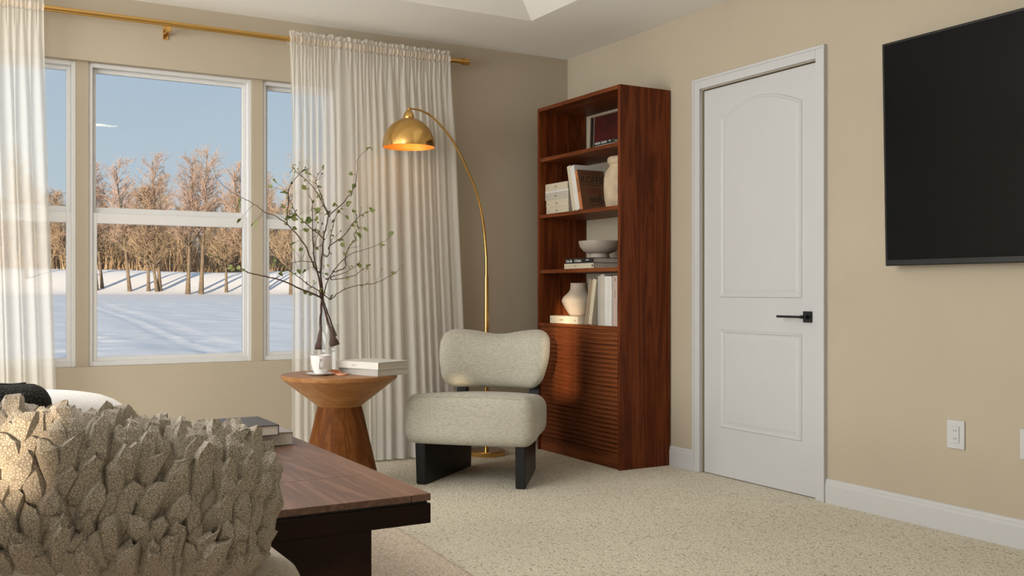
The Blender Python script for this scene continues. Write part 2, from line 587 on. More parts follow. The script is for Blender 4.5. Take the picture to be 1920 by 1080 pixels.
# side wall and wall behind: closed but for two added slits shaping the sun
nt = NT('slit_glass')
tpn = nt.n('BsdfTransparent'); tpn.inputs[0].default_value = (0.93, 0.92, 0.90, 1)
nt.l(tpn.outputs[0], nt.out.inputs[0])
M['side_pane'] = nt.m
def wall_box(name, axis, a0, a1, p0, p1, hole, label):
    """wall from a0 to a1 along its axis, between planes p0 and p1, with one opening"""
    h0, h1, hz0, hz1 = hole
    bm = bmesh.new()
    for u0, u1, z0, z1 in ((a0, h0, 0, ZC + 0.3), (h1, a1, 0, ZC + 0.3), (h0, h1, 0, hz0), (h0, h1, hz1, ZC + 0.3)):
        if axis == 'y':
            box(bm, p0, p1, u0, u1, z0, z1)
        else:
            box(bm, u0, u1, p0, p1, z0, z1)
    return struct(finish(bm, name, M['wall']), label)
wall_box('wall_left', 'y', YB - 0.2, Y0 + 0.2, XL - T, XL, (-2.176, -1.825, 1.05, 1.23), 'beige side wall')
wall_box('wall_behind', 'x', XL - 0.2, X0 + 0.2, YB - T, YB, (-2.255, -2.010, 1.13, 1.70), 'beige wall behind the camera')
for n_, loc_, dims_ in ((4, (XL - 0.08, -2.0005, 1.05), (-0.002, 0.002, -0.1755, 0.1755, 0, 0.18)), (5, (-2.1325, YB - 0.08, 1.13), (-0.1225, 0.1225, -0.002, 0.002, 0, 0.57))):
    w_ = bpy.data.objects.new('window_%d' % n_, None)
    col.objects.link(w_)
    w_.location = loc_
    struct(w_, 'added slit opening for the low sun')
    box_obj('pane', dims_, M['side_pane'], w_)

# ceiling: flat soffit around a tray with sloped sides
tx0, tx1, ty0, ty1 = XL + 0.68, 2.815, YB + 0.68, 4.685
run, rise = 0.62, 0.28
bm = bmesh.new()
o_ = [bm.verts.new((x, y, ZC)) for x, y in ((XL - 0.2, YB - 0.2), (X0 + 0.2, YB - 0.2), (X0 + 0.2, Y0 + 0.2), (XL - 0.2, Y0 + 0.2))]
i_ = [bm.verts.new((x, y, ZC)) for x, y in ((tx0, ty0), (tx1, ty0), (tx1, ty1), (tx0, ty1))]
u_ = [bm.verts.new((x, y, ZC + rise)) for x, y in ((tx0 + run, ty0 + run), (tx1 - run, ty0 + run), (tx1 - run, ty1 - run), (tx0 + run, ty1 - run))]
t_ = [bm.verts.new((v.co.x, v.co.y, ZC + 0.33)) for v in o_]
for k in range(4):
    j = (k + 1) % 4
    bm.faces.new((o_[k], o_[j], i_[j], i_[k]))
    bm.faces.new((i_[k], i_[j], u_[j], u_[k]))
    bm.faces.new((o_[k], o_[j], t_[j], t_[k]))
bm.faces.new(u_)
bm.faces.new(t_)
struct(finish(bm, 'ceiling', M['ceiling']), 'white ceiling with a sloped tray')

# ------------------------------------------------------------------ baseboards
def baseboard(name, pts_axis, a, b, face, sign, axis):
    bm = bmesh.new()
    prof = [(0, 0), (0.014, 0), (0.014, 0.082), (0.011, 0.090), (0.011, 0.097), (0.006, 0.107), (0, 0.109)]
    ends = []
    for t in (a, b):
        ring = []
        for d, z in prof:
            ring.append(bm.verts.new((face + sign * d, t, z) if axis == 'y' else (t, face + sign * d, z)))
        ends.append(ring)
    n = len(prof)
    for k in range(n):
        j = (k + 1) % n
        bm.faces.new((ends[0][k], ends[0][j], ends[1][j], ends[1][k]))
    bm.faces.new(ends[0][::-1]); bm.faces.new(ends[1])
    return struct(finish(bm, name, M['trim']), 'white moulded baseboard')
baseboard('baseboard_right', None, YB, 3.2035, X0, -1, 'y')
baseboard('baseboard_right.001', None, 4.1175, Y0, X0, -1, 'y')
baseboard('baseboard_far', None, XL, X0 - 0.015, Y0, -1, 'x')

# ------------------------------------------------------------------ window units
def window_unit(n, x0, x1):
    w = bpy.data.objects.new('window_%d' % n, None)
    col.objects.link(w)
    w.location = ((x0 + x1) / 2, Y0, WZ0)
    struct(w, 'white double-hung window unit')
    hw = (x1 - x0) / 2
    H_ = WZ1 - WZ0
    def fr(name, a0, a1, z0, z1, y0, y1, t, parent, tb=None, tt=None):
        tb = t if tb is None else tb
        tt = t if tt is None else tt
        bm = bmesh.new()
        box(bm, a0, a0 + t, y0, y1, z0, z1, 0.002)
        box(bm, a1 - t, a1, y0, y1, z0, z1, 0.002)
        box(bm, a0 + t, a1 - t, y0, y1, z0, z0 + tb, 0.002)
        box(bm, a0 + t, a1 - t, y0, y1, z1 - tt, z1, 0.002)
        return finish(bm, name, M['vinyl'], parent)
    fr('window_frame', -hw, hw, 0.0, H_, 0.045, 0.13, 0.020, w, tb=0.024)
    mid = 1.345 - WZ0
    up = fr('upper_sash', -hw + 0.020, hw - 0.020, mid - 0.006, H_ - 0.020, 0.085, 0.115, 0.020, w, tb=0.045)
    lo = fr('lower_sash', -hw + 0.020, hw - 0.020, 0.024, mid + 0.008, 0.055, 0.085, 0.022, w, tt=0.052)
    for s, z0, z1, y in ((up, mid + 0.038, H_ - 0.039, 0.10), (lo, 0.045, mid - 0.043, 0.07)):
        bm = bmesh.new()
        box(bm, -hw + 0.039, hw - 0.039, y - 0.002, y + 0.002, z0, z1)
        finish(bm, 'pane', M['pane'], s)
    if n == 2:
        pass
    return w
window_unit(1, WX0, 0.590)
window_unit(2, 0.648, 1.470)
window_unit(3, 1.530, WX1)

# ------------------------------------------------------------------ door
bm = bmesh.new()
cx0, cx1 = X0 - 0.018, X0 + 0.0
oy0, oy1, oz = 3.204, 4.117, 2.077
iy0, iy1, iz = 3.262, 4.056, 2.016
# mitred casing with a stepped profile
for (d0, d1, inset0, inset1) in ((0.018, 0.0, 0.0, 0.055), (0.022, 0.018, 0.0, 0.014)):
    for seg_ in ('l', 'r', 't'):
        if seg_ == 'l':
            box(bm, X0 - d0, X0 - d1 if d1 else X0 + 0.05, oy1 - inset1, oy1 - inset0, 0, oz - inset0, 0.002)
        if seg_ == 'r':
            box(bm, X0 - d0, X0 - d1 if d1 else X0 + 0.05, oy0 + inset0, oy0 + inset1, 0, oz - inset0, 0.002)
        if seg_ == 't':
            box(bm, X0 - d0, X0 - d1 if d1 else X0 + 0.05, oy0 + inset1, oy1 - inset1, oz - inset1, oz - inset0, 0.002)
struct(finish(bm, 'trim_1', M['trim']), 'white door casing')

door = bpy.data.objects.new('door_1', None)
col.objects.link(door)
door.location = (X0, 3.66, 0)
struct(door, 'white two-panel door with an arched upper panel')
LX = 0.008      # leaf face, measured into the wall
bm = bmesh.new()
box(bm, LX, 0.045, 3.266 - 3.66, 4.052 - 3.66, 0.004, 2.012, 0.002)
finish(bm, 'door_leaf', M['trim'], door)

def door_panel(name, outline):
    """moulded panel: outline in (y, z), stepped rings"""
    pts = [Vector(p) for p in outline]
    n = len(pts)
    def offset(d):
        out = []
        for i in range(n):
            a, b, c = pts[i - 1], pts[i], pts[(i + 1) % n]
            e1 = (b - a).normalized(); e2 = (c - b).normalized()
            n1 = Vector((-e1.y, e1.x)); n2 = Vector((-e2.y, e2.x))
            m = (n1 + n2).normalized()
            out.append(b + m * d / max(0.4, m.dot(n1)))
        return out
    bm = bmesh.new()
    rings = []
    for d, h in ((0.0, 0.0), (0.004, 0.0055), (0.010, 0.0055), (0.018, 0.001), (0.024, 0.001), (0.040, 0.004)):
        rings.append([bm.verts.new((LX - h, p.x, p.y)) for p in offset(d)])
    for r0, r1 in zip(rings[:-1], rings[1:]):
        for k in range(n):
            j = (k + 1) % n
            bm.faces.new((r0[k], r0[j], r1[j], r1[k]))
    bm.faces.new(rings[-1])
    return finish(bm, name, M['trim'], door)
ya, yb = 3.362 - 3.66, 3.925 - 3.66
arch = [(ya, 0.925), (yb, 0.925), (yb, 1.853)]
for k in range(1, 14):
    t = k / 14
    arch.append((yb + (ya - yb) * t, 1.853 + 0.072 * math.sin(math.pi * t)))
arch.append((ya, 1.853))
door_panel('door_panel', arch)
door_panel('door_panel', [(ya, 0.254), (yb, 0.254), (yb, 0.760), (ya, 0.760)])
hd = bpy.data.objects.new('door_handle', None)
link(hd, door)
hd.location = (LX, 3.325 - 3.66, 0.838)
hd['label'] = 'square black lever handle'
box_obj('rosette', (-0.010, 0.0, -0.026, 0.026, -0.026, 0.026), M['black_metal'], hd, bev=0.002)
bm = bmesh.new()
box(bm, -0.050, -0.010, -0.010, 0.010, -0.008, 0.008, 0.003)
box(bm, -0.056, -0.044, -0.010, 0.150, -0.0055, 0.0055, 0.002)
finish(bm, 'lever', M['black_metal'], hd)

# ------------------------------------------------------------------ television
tv = thing('television', 'large black flat television mounted on the beige wall', 'television', (X0 - 0.05, 2.005, 1.063))
tv.rotation_euler = (0, R(-1.3), 0)
TW, TH = 0.82, 0.922
bm = bmesh.new()
box(bm, -0.022, 0.022, -TW, TW, 0, TH, 0.004, 2)
finish(bm, 'housing', M['black_metal'], tv)
box_obj('screen', (-0.0235, -0.0215, -TW + 0.012, TW - 0.012, 0.024, TH - 0.010), M['screen'], tv)
box_obj('wall_mount', (0.022, 0.040, -0.25, 0.25, 0.25, 0.65), M['black_metal'], tv)

# ------------------------------------------------------------------ wall outlets
def outlet(yc, zc, label):
    o = thing('wall_outlet', label, 'outlet', (X0, yc, zc), 0, 'outlets on the television wall')
    box_obj('cover_plate', (-0.007, 0, -0.0395, 0.0395, -0.0565, 0.0565), M['trim'], o, bev=0.003, seg=2)
    f = box_obj('receptacle', (-0.0105, -0.007, -0.0175, 0.0175, -0.034, 0.034), M['trim'], o, bev=0.001)
    for z in (-0.016, 0.016):
        for y in (-0.005, 0.005):
            box_obj('slot', (-0.0112, -0.0104, y - 0.001, y + 0.001, z - 0.004, z + 0.004), M['ink_grey'], f)
outlet(2.5415, 0.3905, 'white wall outlet between the door casing and the other outlet')
outlet(2.232, 0.3905, 'white wall outlet further from the door, below the television')

# ------------------------------------------------------------------ curtain rod
RY, RZ = 5.262, 2.318
rod = thing('curtain_rod', 'long brass curtain rod above the window', 'curtain rod', (1.1, RY, RZ))
bm = bmesh.new()
tube(bm, [(-1.75, 0, 0), (1.58, 0, 0)], 0.0145, 20)
finish(bm, 'rod', M['gold'], rod, smooth=True)
for s, x in ((-1, -1.75), (1, 1.575)):
    bm = bmesh.new()
    tube(bm, [(x, 0, 0), (x + s * 0.012, 0, 0), (x + s * 0.012, 0, 0), (x + s * 0.050, 0, 0)], [0.017, 0.017, 0.021, 0.021], 24)
    finish(bm, 'finial', M['gold'], rod, smooth=True)
for x in (1.012, -0.3, 2.45):
    bm = bmesh.new()
    box(bm, x - 1.1 - 0.012, x - 1.1 + 0.012, -0.004, Y0 - RY, -0.040, -0.028, 0.002)
    box(bm, x - 1.1 - 0.010, x - 1.1 + 0.010, -0.005, 0.005, -0.030, -0.0135, 0.001)
    box(bm, x - 1.1 - 0.014, x - 1.1 + 0.014, Y0 - RY - 0.006, Y0 - RY, -0.060, 0.03, 0.002)
    finish(bm, 'bracket', M['gold'], rod)

# ------------------------------------------------------------------ sheer curtains
def curtain(label, x0, x1, xb0, xb1, folds, seed, zbot=0.012, ncol=420, deep=0.030):
    rnd = random.Random(seed)
    ph = [rnd.uniform(0, 6.28) for _ in range(8)]
    warp = [(rnd.uniform(-1, 1), k) for k in range(1, 5)]
    zt = 2.362
    zs = []
    z = zt
    while z > 2.20:
        zs.append(z); z -= 0.0055
    while z > zbot:
        zs.append(z); z -= 0.045
    zs.append(zbot)
    bm = bmesh.new()
    rows = []
    for z in zs:
        hang = smoothstep(2.29, 1.75, z)
        head = smoothstep(2.16, 2.28, z)
        row = []
        for i in range(ncol + 1):
            u = i / ncol
            uu = u + sum(a * 0.022 * math.sin(math.pi * 2 * k * u + ph[k]) for a, k in warp)
            x = (x0 + (x1 - x0) * u) * (1 - smoothstep(2.3, 0, z)) + (xb0 + (xb1 - xb0) * u) * smoothstep(2.3, 0, z)
            big = math.sin(2 * math.pi * folds * uu + ph[0] + 0.5 * math.sin(3 * u + (2.3 - z) * 0.5))
            big = math.copysign(abs(big) ** 0.8, big)
            med = math.sin(2 * math.pi * folds * 2.1 * uu + ph[1] + 0.6 * z)
            fine = math.sin(2 * math.pi * folds * 3.7 * uu + ph[2]) + 0.6 * math.sin(2 * math.pi * folds * 6.3 * uu + ph[3] + 3 * z)
            ampv = 0.65 + 0.5 * math.sin(5.1 * u + ph[4])
            y = RY - 0.030
            low = smoothstep(1.2, 0.0, z)
            y += hang * (deep * ampv * (1 + 0.55 * low) * big + 0.008 * med) + 0.0035 * fine * head + 0.003 * med * (1 - hang)
            y -= 0.028 * hang * 0.5
            if z > 2.285:
                crinkle = noise.noise(Vector((u * 70 * (x1 - x0), z * 18, seed)))
                body = math.sin(max(0, min(1, (z - 2.294) / 0.046)) * math.pi)
                seam = max(math.exp(-((z - 2.340) / 0.004) ** 2), math.exp(-((z - 2.294) / 0.004) ** 2))
                y += 0.008 * crinkle * (0.5 + 0.5 * body) - 0.003 * body + 0.017 * seam
                if z > 2.342:
                    y += 0.010 + 0.014 * noise.noise(Vector((u * 60 * (x1 - x0), z * 25, seed + 5)))
            dz = 0.0
            if z > 2.33:
                dz = 0.010 * noise.noise(Vector((u * 50 * (x1 - x0), 3.3, seed + 9))) * (z - 2.33) / 0.03
            elif 2.285 < z < 2.30:
                dz = 0.004 * noise.noise(Vector((u * 60 * (x1 - x0), 1.3, seed + 9)))
            row.append(bm.verts.new((x + 0.012 * hang * math.cos(2 * math.pi * folds * uu + ph[0]), y, z + dz)))
        rows.append(row)
    for r0, r1 in zip(rows[:-1], rows[1:]):
        for i in range(ncol):
            bm.faces.new((r0[i], r0[i + 1], r1[i + 1], r1[i]))
    # back of the rod pocket
    prev = None
    for k in range(9):
        z = 2.340 - 0.048 * k / 8
        row = []
        for i in range(0, ncol + 1, 2):
            u = i / ncol
            y = RY + 0.022 + 0.003 * noise.noise(Vector((u * 90, z * 30, seed))) - (0.012 if k in (0, 8) else 0)
            row.append(bm.verts.new((x0 + (x1 - x0) * u, y, z)))
        if prev:
            for i in range(len(row) - 1):
                bm.faces.new((prev[i], prev[i + 1], row[i + 1], row[i]))
        prev = row
    o = finish(bm, 'sheer_curtain', M['sheer'], smooth='all')
    tag(o, label, 'curtain', 'sheer curtains on the brass rod')
    return o
curtain('full-length sheer off-white curtain behind the round wooden side table', 1.63, 2.592, 1.625, 2.665, 17, 3, deep=0.025)
curtain('full-length sheer off-white curtain at the far end from the bookcase', -0.55, 0.430, -0.55, 0.487, 14, 8, deep=0.025)

# ------------------------------------------------------------------ bookcase
BX, BY = 3.312, 4.7375
bc = thing('bookcase', 'tall red-brown wooden bookcase with slatted cabinet doors', 'bookcase', (BX, BY, 0))
bd, bw, bh = 0.170, 0.4225, 2.062
SH = [1.758, 1.418, 1.086, 0.767]
for s in (-1, 1):
    box_obj('side_panel', (-bd, bd, s * bw, s * (bw - 0.020), 0, bh), M['walnut'], bc, bev=0.0015)
box_obj('top_panel', (-bd, bd, -bw + 0.020, bw - 0.020, bh - 0.022, bh), M['walnut_y'], bc, bev=0.0015)
for z in SH[:3]:
    box_obj('shelf', (-bd + 0.006, bd, -bw + 0.020, bw - 0.020, z - 0.022, z), M['walnut_y'], bc, bev=0.0015)
box_obj('cabinet_top', (-bd, bd, -bw + 0.020, bw - 0.020, SH[3] - 0.020, SH[3]), M['walnut_y'], bc, bev=0.0015)
box_obj('cabinet_floor', (-bd + 0.02, bd, -bw + 0.020, bw - 0.020, 0.085, 0.105), M['walnut_y'], bc)
box_obj('plinth', (-bd + 0.012, -bd + 0.03, -bw + 0.020, bw - 0.020, 0, 0.085), M['walnut_y'], bc)
box_obj('cabinet_back', (bd - 0.008, bd, -bw + 0.020, bw - 0.020, 0.105, SH[3] - 0.02), M['walnut_y'], bc)
n_sl = 26
dz0, dz1 = 0.092, SH[3] - 0.022
pitch = (dz1 - dz0) / n_sl
for s in (-1, 1):
    y_in, y_out = s * 0.0015, s * (bw - 0.022)
    ya_, yb_ = min(y_in, y_out), max(y_in, y_out)
    d = box_obj('cabinet_door', (-bd + 0.010, -bd + 0.022, ya_, yb_, dz0, dz1), M['walnut_y'], bc)
    bm = bmesh.new()
    box(bm, -0.010, 0.0, ya_, yb_, 0, pitch - 0.0068, 0.0012)
    sl = finish(bm, 'slat', M['walnut_y'], d)
    sl.location = (-bd + 0.010, 0, dz0)
    for k in range(1, n_sl):
        c = sl.copy()
        link(c, d)
        c.location = (-bd + 0.010, 0, dz0 + k * pitch)

# ------------------------------------------------------------------ books
TXT_SPINE = (R(90), 0, R(-90))
def book(label, w, d, h, mat, loc, rot=(0, 0, 0), group=None, rz=0.0, pages='paper', marks=()):
    """standing book: spine in the plane x=0 facing -x, thickness w along y, height h along z; rot lays or leans it"""
    b = thing('book', label, 'book', loc, rz, group)
    bm = bmesh.new()
    t = 0.0028
    box(bm, 0, d, -w / 2, -w / 2 + t, 0, h, 0.0008)
    box(bm, 0, d, w / 2 - t, w / 2, 0, h, 0.0008)
    box(bm, -0.0008, t, -w / 2, w / 2, 0, h, 0.0008)
    finish(bm, 'cover', M[mat], b, rot=rot)
    box_obj('pages', (t, d - 0.004, -w / 2 + t, w / 2 - t, 0.003, h - 0.003), M[pages], b, rot=rot)
    for body, size, m, l, r, sx in marks:
        text_obj('lettering', body, size, M[m], b, l, r, sx=sx)
    return b
FLAT = (R(90), 0, 0)      # thickness up, height runs to -y

# top shelf: two leaning frames and two flat books
def frame(label, loc, w, h, art, tilt, mat):
    f = thing('picture_frame', label, 'picture frame', loc, 0)
    rot = (0, R(tilt), 0)
    bm = bmesh.new()
    t = 0.006
    for a in ((-w, -w + t, 0, h), (w - t, w, 0, h), (-w + t, w - t, 0, t), (-w + t, w - t, h - t, h)):
        box(bm, 0, 0.016, a[0], a[1], a[2], a[3], 0.001)
    finish(bm, 'frame', M[mat], f, rot=rot)
    box_obj('picture', (0.004, 0.010, -w + t, w - t, t, h - t), M[art], f, rot=rot)
M['art_red'] = plain('deep_red_print', (0.060, 0.006, 0.004), 0.5, var=0.6, vscale=7)
M['art_dark'] = plain('dark_print_sheet', (0.02, 0.012, 0.009), 0.5, var=0.4, vscale=9)
M['pale_wood'] = plain('pale_frame_wood', (0.20, 0.155, 0.105), 0.6, var=0.1, vscale=20)
frame('pale framed deep red picture leaning on the top shelf', (3.408, 4.735, SH[0]), 0.222, 0.250, 'art_red', 2, 'pale_wood')
frame('pale frame standing behind the red picture on the top shelf', (3.445, 4.825, SH[0]), 0.225, 0.262, 'art_dark', 2, 'pale_wood')
book('thin white book under a black book on the top shelf', 0.013, 0.20, 0.19, 'white', (3.195, 4.625, SH[0] + 0.0068), FLAT, 'books lying flat on shelves')
book('black book with white lettering lying on the top shelf', 0.022, 0.20, 0.185, 'black_cover', (3.192, 4.630, SH[0] + 0.0245), FLAT, 'books lying flat on shelves',
     marks=(('MODA  UOMO', 0.017, 'ink_white', (-0.0012, -0.012, 0.0), TXT_SPINE, 1.0), ('ufo', 0.013, 'ink_white', (-0.0012, -0.145, 0.003), TXT_SPINE, 1.0)))

# second shelf: stack, leaning books, jar
z = SH[1]
stack = (('cream', 0.040, 0.245, 5.116, 'lowest cream book of the stack beside the leaning books'),
         ('cream', 0.045, 0.245, 5.118, 'cream book second from the bottom of the stack'),
         ('pale', 0.042, 0.255, 5.129, 'greyish book in the middle of the cream stack'),
         ('white', 0.013, 0.255, 5.130, 'thin white book under the topmost cream book of the stack'),
         ('cream', 0.042, 0.245, 5.127, 'topmost cream book of the stack beside the leaning books'))
for m, w, h, y, lab in stack:
    mk = ()
    if w > 0.02:
        mk = (('aliva', 0.014, 'ink_grey', (-0.0012, -0.105, 0), TXT_SPINE, 1.0), ('m', 0.012, 'ink_grey', (-0.0012, -0.020, 0), TXT_SPINE, 1.0), ('·', 0.03, 'ink_grey', (-0.0012, -0.222, 0.004), TXT_SPINE, 1.0))
    book(lab, w, 0.19, h, m, (3.180, y, z + w / 2), FLAT, 'stacked books on the second shelf', marks=mk)
    z += w + 0.0003
sb = thing('storage_box', 'small dark box behind the stack of cream books', 'box', (3.44, 5.03, SH[1]))
box_obj('box_body', (-0.035, 0.035, -0.07, 0.07, 0, 0.22), M['slate'], sb, bev=0.002)
box_obj('box_lid', (-0.037, 0.037, -0.072, 0.072, 0.22, 0.245), M['slate'], sb, bev=0.002)
ca = math.cos(R(15)); sa = math.sin(R(15))
def leaning(label, y_edge, w, d, h, mat, x, lean_deg, group, marks=()):
    """y_edge: where the +y bottom corner rests"""
    a = R(lean_deg)
    y = y_edge - (w / 2) * math.cos(a)
    zz = (w / 2) * math.sin(abs(a))
    return book(label, w, d, h, mat, (x, y, zz), (-a, 0, 0), group, marks=marks)
def up(o, dz):
    o.location.z += dz
    return o
g2 = 'books leaning on the second shelf'
up(leaning('cream book leaning against the stack on the second shelf', 4.826, 0.034, 0.19, 0.272, 'cream', 3.178, 13, g2), SH[1])
up(leaning('thick white book leaning between the cream and the brown book', 4.789, 0.042, 0.20, 0.268, 'white', 3.176, 13.5, g2), SH[1])
kf = up(leaning('brown coffee book with black block lettering on its cover', 4.7435, 0.028, 0.185, 0.240, 'kraft', 3.178, 15, g2), SH[1])
def cov(u, v):
    w2 = -0.0144
    # rotation by -15 deg about x
    return (u, w2 * ca + v * sa, -w2 * sa + v * ca)
ROTC = (R(90) - R(15), 0, 0)
text_obj('lettering', 'KOFFIE', 0.062, M['ink'], kf, cov(0.012, 0.178), ROTC, sx=0.86)
text_obj('lettering', 'DRINK', 0.050, M['ink_red'], kf, cov(0.050, 0.110), ROTC, sx=0.7)
text_obj('lettering', '∞8', 0.075, M['ink'], kf, cov(0.050, 0.058), ROTC, sx=0.9)
for v, u0, u1 in ((0.222, 0.035, 0.15), (0.212, 0.030, 0.15), (0.146, 0.02, 0.16), (0.028, 0.05, 0.15)):
    bm = bmesh.new()
    p = [cov(u0, v), cov(u1, v), cov(u1, v + 0.003), cov(u0, v + 0.003)]
    f = [bm.verts.new(q) for q in p]
    bm.faces.new(f)
    finish(bm, 'printed_line', M['ink'], kf)
o = box_obj('spine_strip', (-0.0016, -0.0006, -0.013, 0.013, 0.002, 0.238), M['orange'], kf, rot=(-R(15), 0, 0))
st = text_obj('lettering', 'KOFFIE', 0.026, M['ink'], kf, (0, 0, 0), (0, 0, 0))
# spine title runs down the spine
st.rotation_euler = (Matrix.Rotation(-R(15), 3, 'X') @ Matrix(((0, 0, -1), (0, 1, 0), (1, 0, 0))) @ Matrix.Rotation(math.pi, 3, 'Z')).to_euler()
st.location = (-0.0019, 0.19 * sa, 0.19 * ca)

def lathe_obj(name, prof, mat, parent, n=48, smooth=50):
    bm = bmesh.new()
    lathe(bm, prof, n)
    return finish(bm, name, mat, parent, smooth=smooth)

jar = thing('clay_jar', 'weathered cream clay jar with a rolled rim on the second shelf', 'jar', (3.290, 4.500, SH[1]))
lathe_obj('body', [(0.0, 0.0), (0.078, 0.0), (0.088, 0.008), (0.097, 0.06), (0.101, 0.12), (0.099, 0.17), (0.089, 0.205), (0.070, 0.230), (0.066, 0.245), (0.060, 0.245), (0.064, 0.225), (0.085, 0.195), (0.092, 0.15), (0.09, 0.06), (0.0, 0.012)], M['rough_clay'], jar)
lathe_obj('rim', [(0.060, 0.243), (0.067, 0.243), (0.078, 0.252), (0.081, 0.268), (0.077, 0.282), (0.070, 0.286), (0.062, 0.280)], M['rough_clay'], jar)
# pale box behind jar
pb = thing('storage_box', 'pale taupe box standing at the back of the second shelf', 'box', (3.44, 4.62, SH[1]))
box_obj('box_body', (-0.03, 0.03, -0.13, 0.13, 0, 0.215), M['bowl'], pb, bev=0.002)
box_obj('box_lid', (-0.032, 0.032, -0.132, 0.132, 0.215, 0.245), M['bowl'], pb, bev=0.002)

# third shelf
book('ivory book with small dots under the black book on the third shelf', 0.030, 0.25, 0.300, 'cream', (3.172, 4.905, SH[2] + 0.0155), FLAT, 'books lying flat on shelves',
     marks=(('+   ˙  ~~  ¨   ••••', 0.020, 'ink_grey', (-0.0012, -0.012, 0), TXT_SPINE, 0.85), ('♦', 0.018, 'ink', (-0.0012, -0.278, 0.0), TXT_SPINE, 1.0)))
book('black book with white lettering carrying the footed bowl', 0.029, 0.25, 0.285, 'black_cover', (3.170, 4.890, SH[2] + 0.0455), FLAT, 'books lying flat on shelves',
     marks=(('Damn Elia', 0.023, 'ink_white', (-0.0012, -0.008, -0.001), TXT_SPINE, 0.68), ('& Ouistine', 0.023, 'ink_white', (-0.0012, -0.098, 0.0), TXT_SPINE, 0.68), ('auroli', 0.015, 'ink_white', (-0.0012, -0.213, 0.003), TXT_SPINE, 0.8)))
bowl = thing('footed_bowl', 'taupe footed bowl on the black book of the third shelf', 'bowl', (3.292, 4.718, SH[2] + 0.0605))
lathe_obj('bowl', [(0.0, 0.028), (0.060, 0.026), (0.090, 0.038), (0.112, 0.062), (0.121, 0.092), (0.1205, 0.098), (0.116, 0.098), (0.106, 0.068), (0.085, 0.046), (0.0, 0.036)], M['bowl'], bowl, 64)
lathe_obj('foot', [(0.0, 0.0), (0.060, 0.0), (0.061, 0.004), (0.056, 0.014), (0.057, 0.030), (0.0, 0.030)], M['bowl'], bowl)
book('tall white book standing behind the footed bowl', 0.045, 0.10, 0.235, 'cream', (3.372, 4.520, SH[2]), (0, 0, 0))

# bottom open shelf
book('cream book lying under the round vase', 0.044, 0.21, 0.300, 'cream', (3.172, 5.062, SH[3] + 0.0225), FLAT, 'books lying flat on shelves',
     marks=(('amaro', 0.016, 'ink_grey', (-0.0012, -0.105, 0), TXT_SPINE, 1.0), ('•', 0.022, 'ink', (-0.0012, -0.014, 0), TXT_SPINE, 1.0), ('aa', 0.016, 'ink_grey', (-0.0012, -0.262, 0), TXT_SPINE, 1.0)))
vz = thing('shelf_vase', 'squat beige stone vase with a wide belly on a cream book', 'vase', (3.292, 4.930, SH[3] + 0.0452))
lathe_obj('body', [(0.0, 0.0), (0.052, 0.0), (0.062, 0.010), (0.082, 0.042), (0.101, 0.078), (0.103, 0.092), (0.094, 0.110), (0.066, 0.135), (0.053, 0.155), (0.050, 0.186), (0.053, 0.193), (0.046, 0.193), (0.044, 0.160), (0.055, 0.138), (0.085, 0.108), (0.090, 0.085), (0.05, 0.015), (0.0, 0.012)], M['matte_stone'], vz, 56)
g4 = 'books standing on the lowest open shelf'
for lab, ye, w, d, h, m, a, mk in (
        ('slim sand-coloured book leaning next to the round vase', 4.692, 0.012, 0.19, 0.262, 'sand', -12, ()),
        ('slim brown-edged book leaning second from the round vase', 4.6745, 0.013, 0.19, 0.260, 'sand', -12, ()),
        ('cream book leaning third from the round vase', 4.6560, 0.034, 0.19, 0.260, 'cream', -11.5, (('•', 0.02, 'ink', (-0.0016, -0.006, 0.018), TXT_SPINE, 1.0),))):
    up(leaning(lab, ye, w, d, h, m, 3.170, a, g4, marks=mk), SH[3])
yy = 4.559
for lab, w, h, m, mk in (
        ('slim light grey book standing upright after the leaning books', 0.022, 0.275, 'grey', ()),
        ('pale book, the tallest of the upright row', 0.040, 0.282, 'pale', ()),
        ('white book standing beside the tallest pale book', 0.035, 0.272, 'white', ()),
        ('white book standing between a white and a grey book', 0.030, 0.272, 'white', ()),
        ('thin grey book beside the pinkish book', 0.010, 0.270, 'stone_grey', ()),
        ('pinkish book with dark spine lettering against the side panel', 0.040, 0.274, 'pink', ('x',))):
    b = book(lab, w, 0.19, h, m, (3.170, yy - w / 2, SH[3]), (0, 0, 0), g4)
    if mk:
        t1 = text_obj('lettering', 'ITALIA', 0.016, M['ink_grey'], b, (-0.0012, 0, 0.20), (0, 0, 0))
        t1.rotation_euler = (Matrix(((0, 0, -1), (0, 1, 0), (1, 0, 0))) @ Matrix.Rotation(math.pi, 3, 'Z')).to_euler()
        text_obj('lettering', '8', 0.026, M['ink_grey'], b, (-0.0012, 0.007, 0.252), TXT_SPINE)
    yy -= w + 0.0012

# ------------------------------------------------------------------ arc floor lamp
lamp = thing('floor_lamp', 'brass arc floor lamp with a domed shade', 'floor lamp', (2.775, 5.130, 0))
lathe_obj('base', [(0, 0), (0.108, 0), (0.112, 0.003), (0.112, 0.024), (0.108, 0.028), (0.0, 0.029)], M['gold'], lamp, 64, 30)
bm = bmesh.new()
tube(bm, [(0, 0, 0.028), (0, 0, 1.043)], 0.0125, 20)
finish(bm, 'lower_pole', M['gold'], lamp, smooth=True)
ax = [(0, 0, 1.03), (0, 0, 1.12), (-0.004, 0, 1.20), (-0.024, -0.006, 1.35), (-0.065, -0.016, 1.503), (-0.125, -0.031, 1.622), (-0.243, -0.061, 1.800), (-0.378, -0.099, 1.914), (-0.472, -0.126, 1.950), (-0.556, -0.147, 1.953)]
bm = bmesh.new()
sp = spline(ax, 6)
tube(bm, sp, [0.0085 - 0.003 * i / len(sp) for i in range(len(sp))], 14)
finish(bm, 'arm', M['gold'], lamp, smooth=True)
sx_, sy_ = -0.561, -0.148
rim_z, rr = 1.742, 0.143
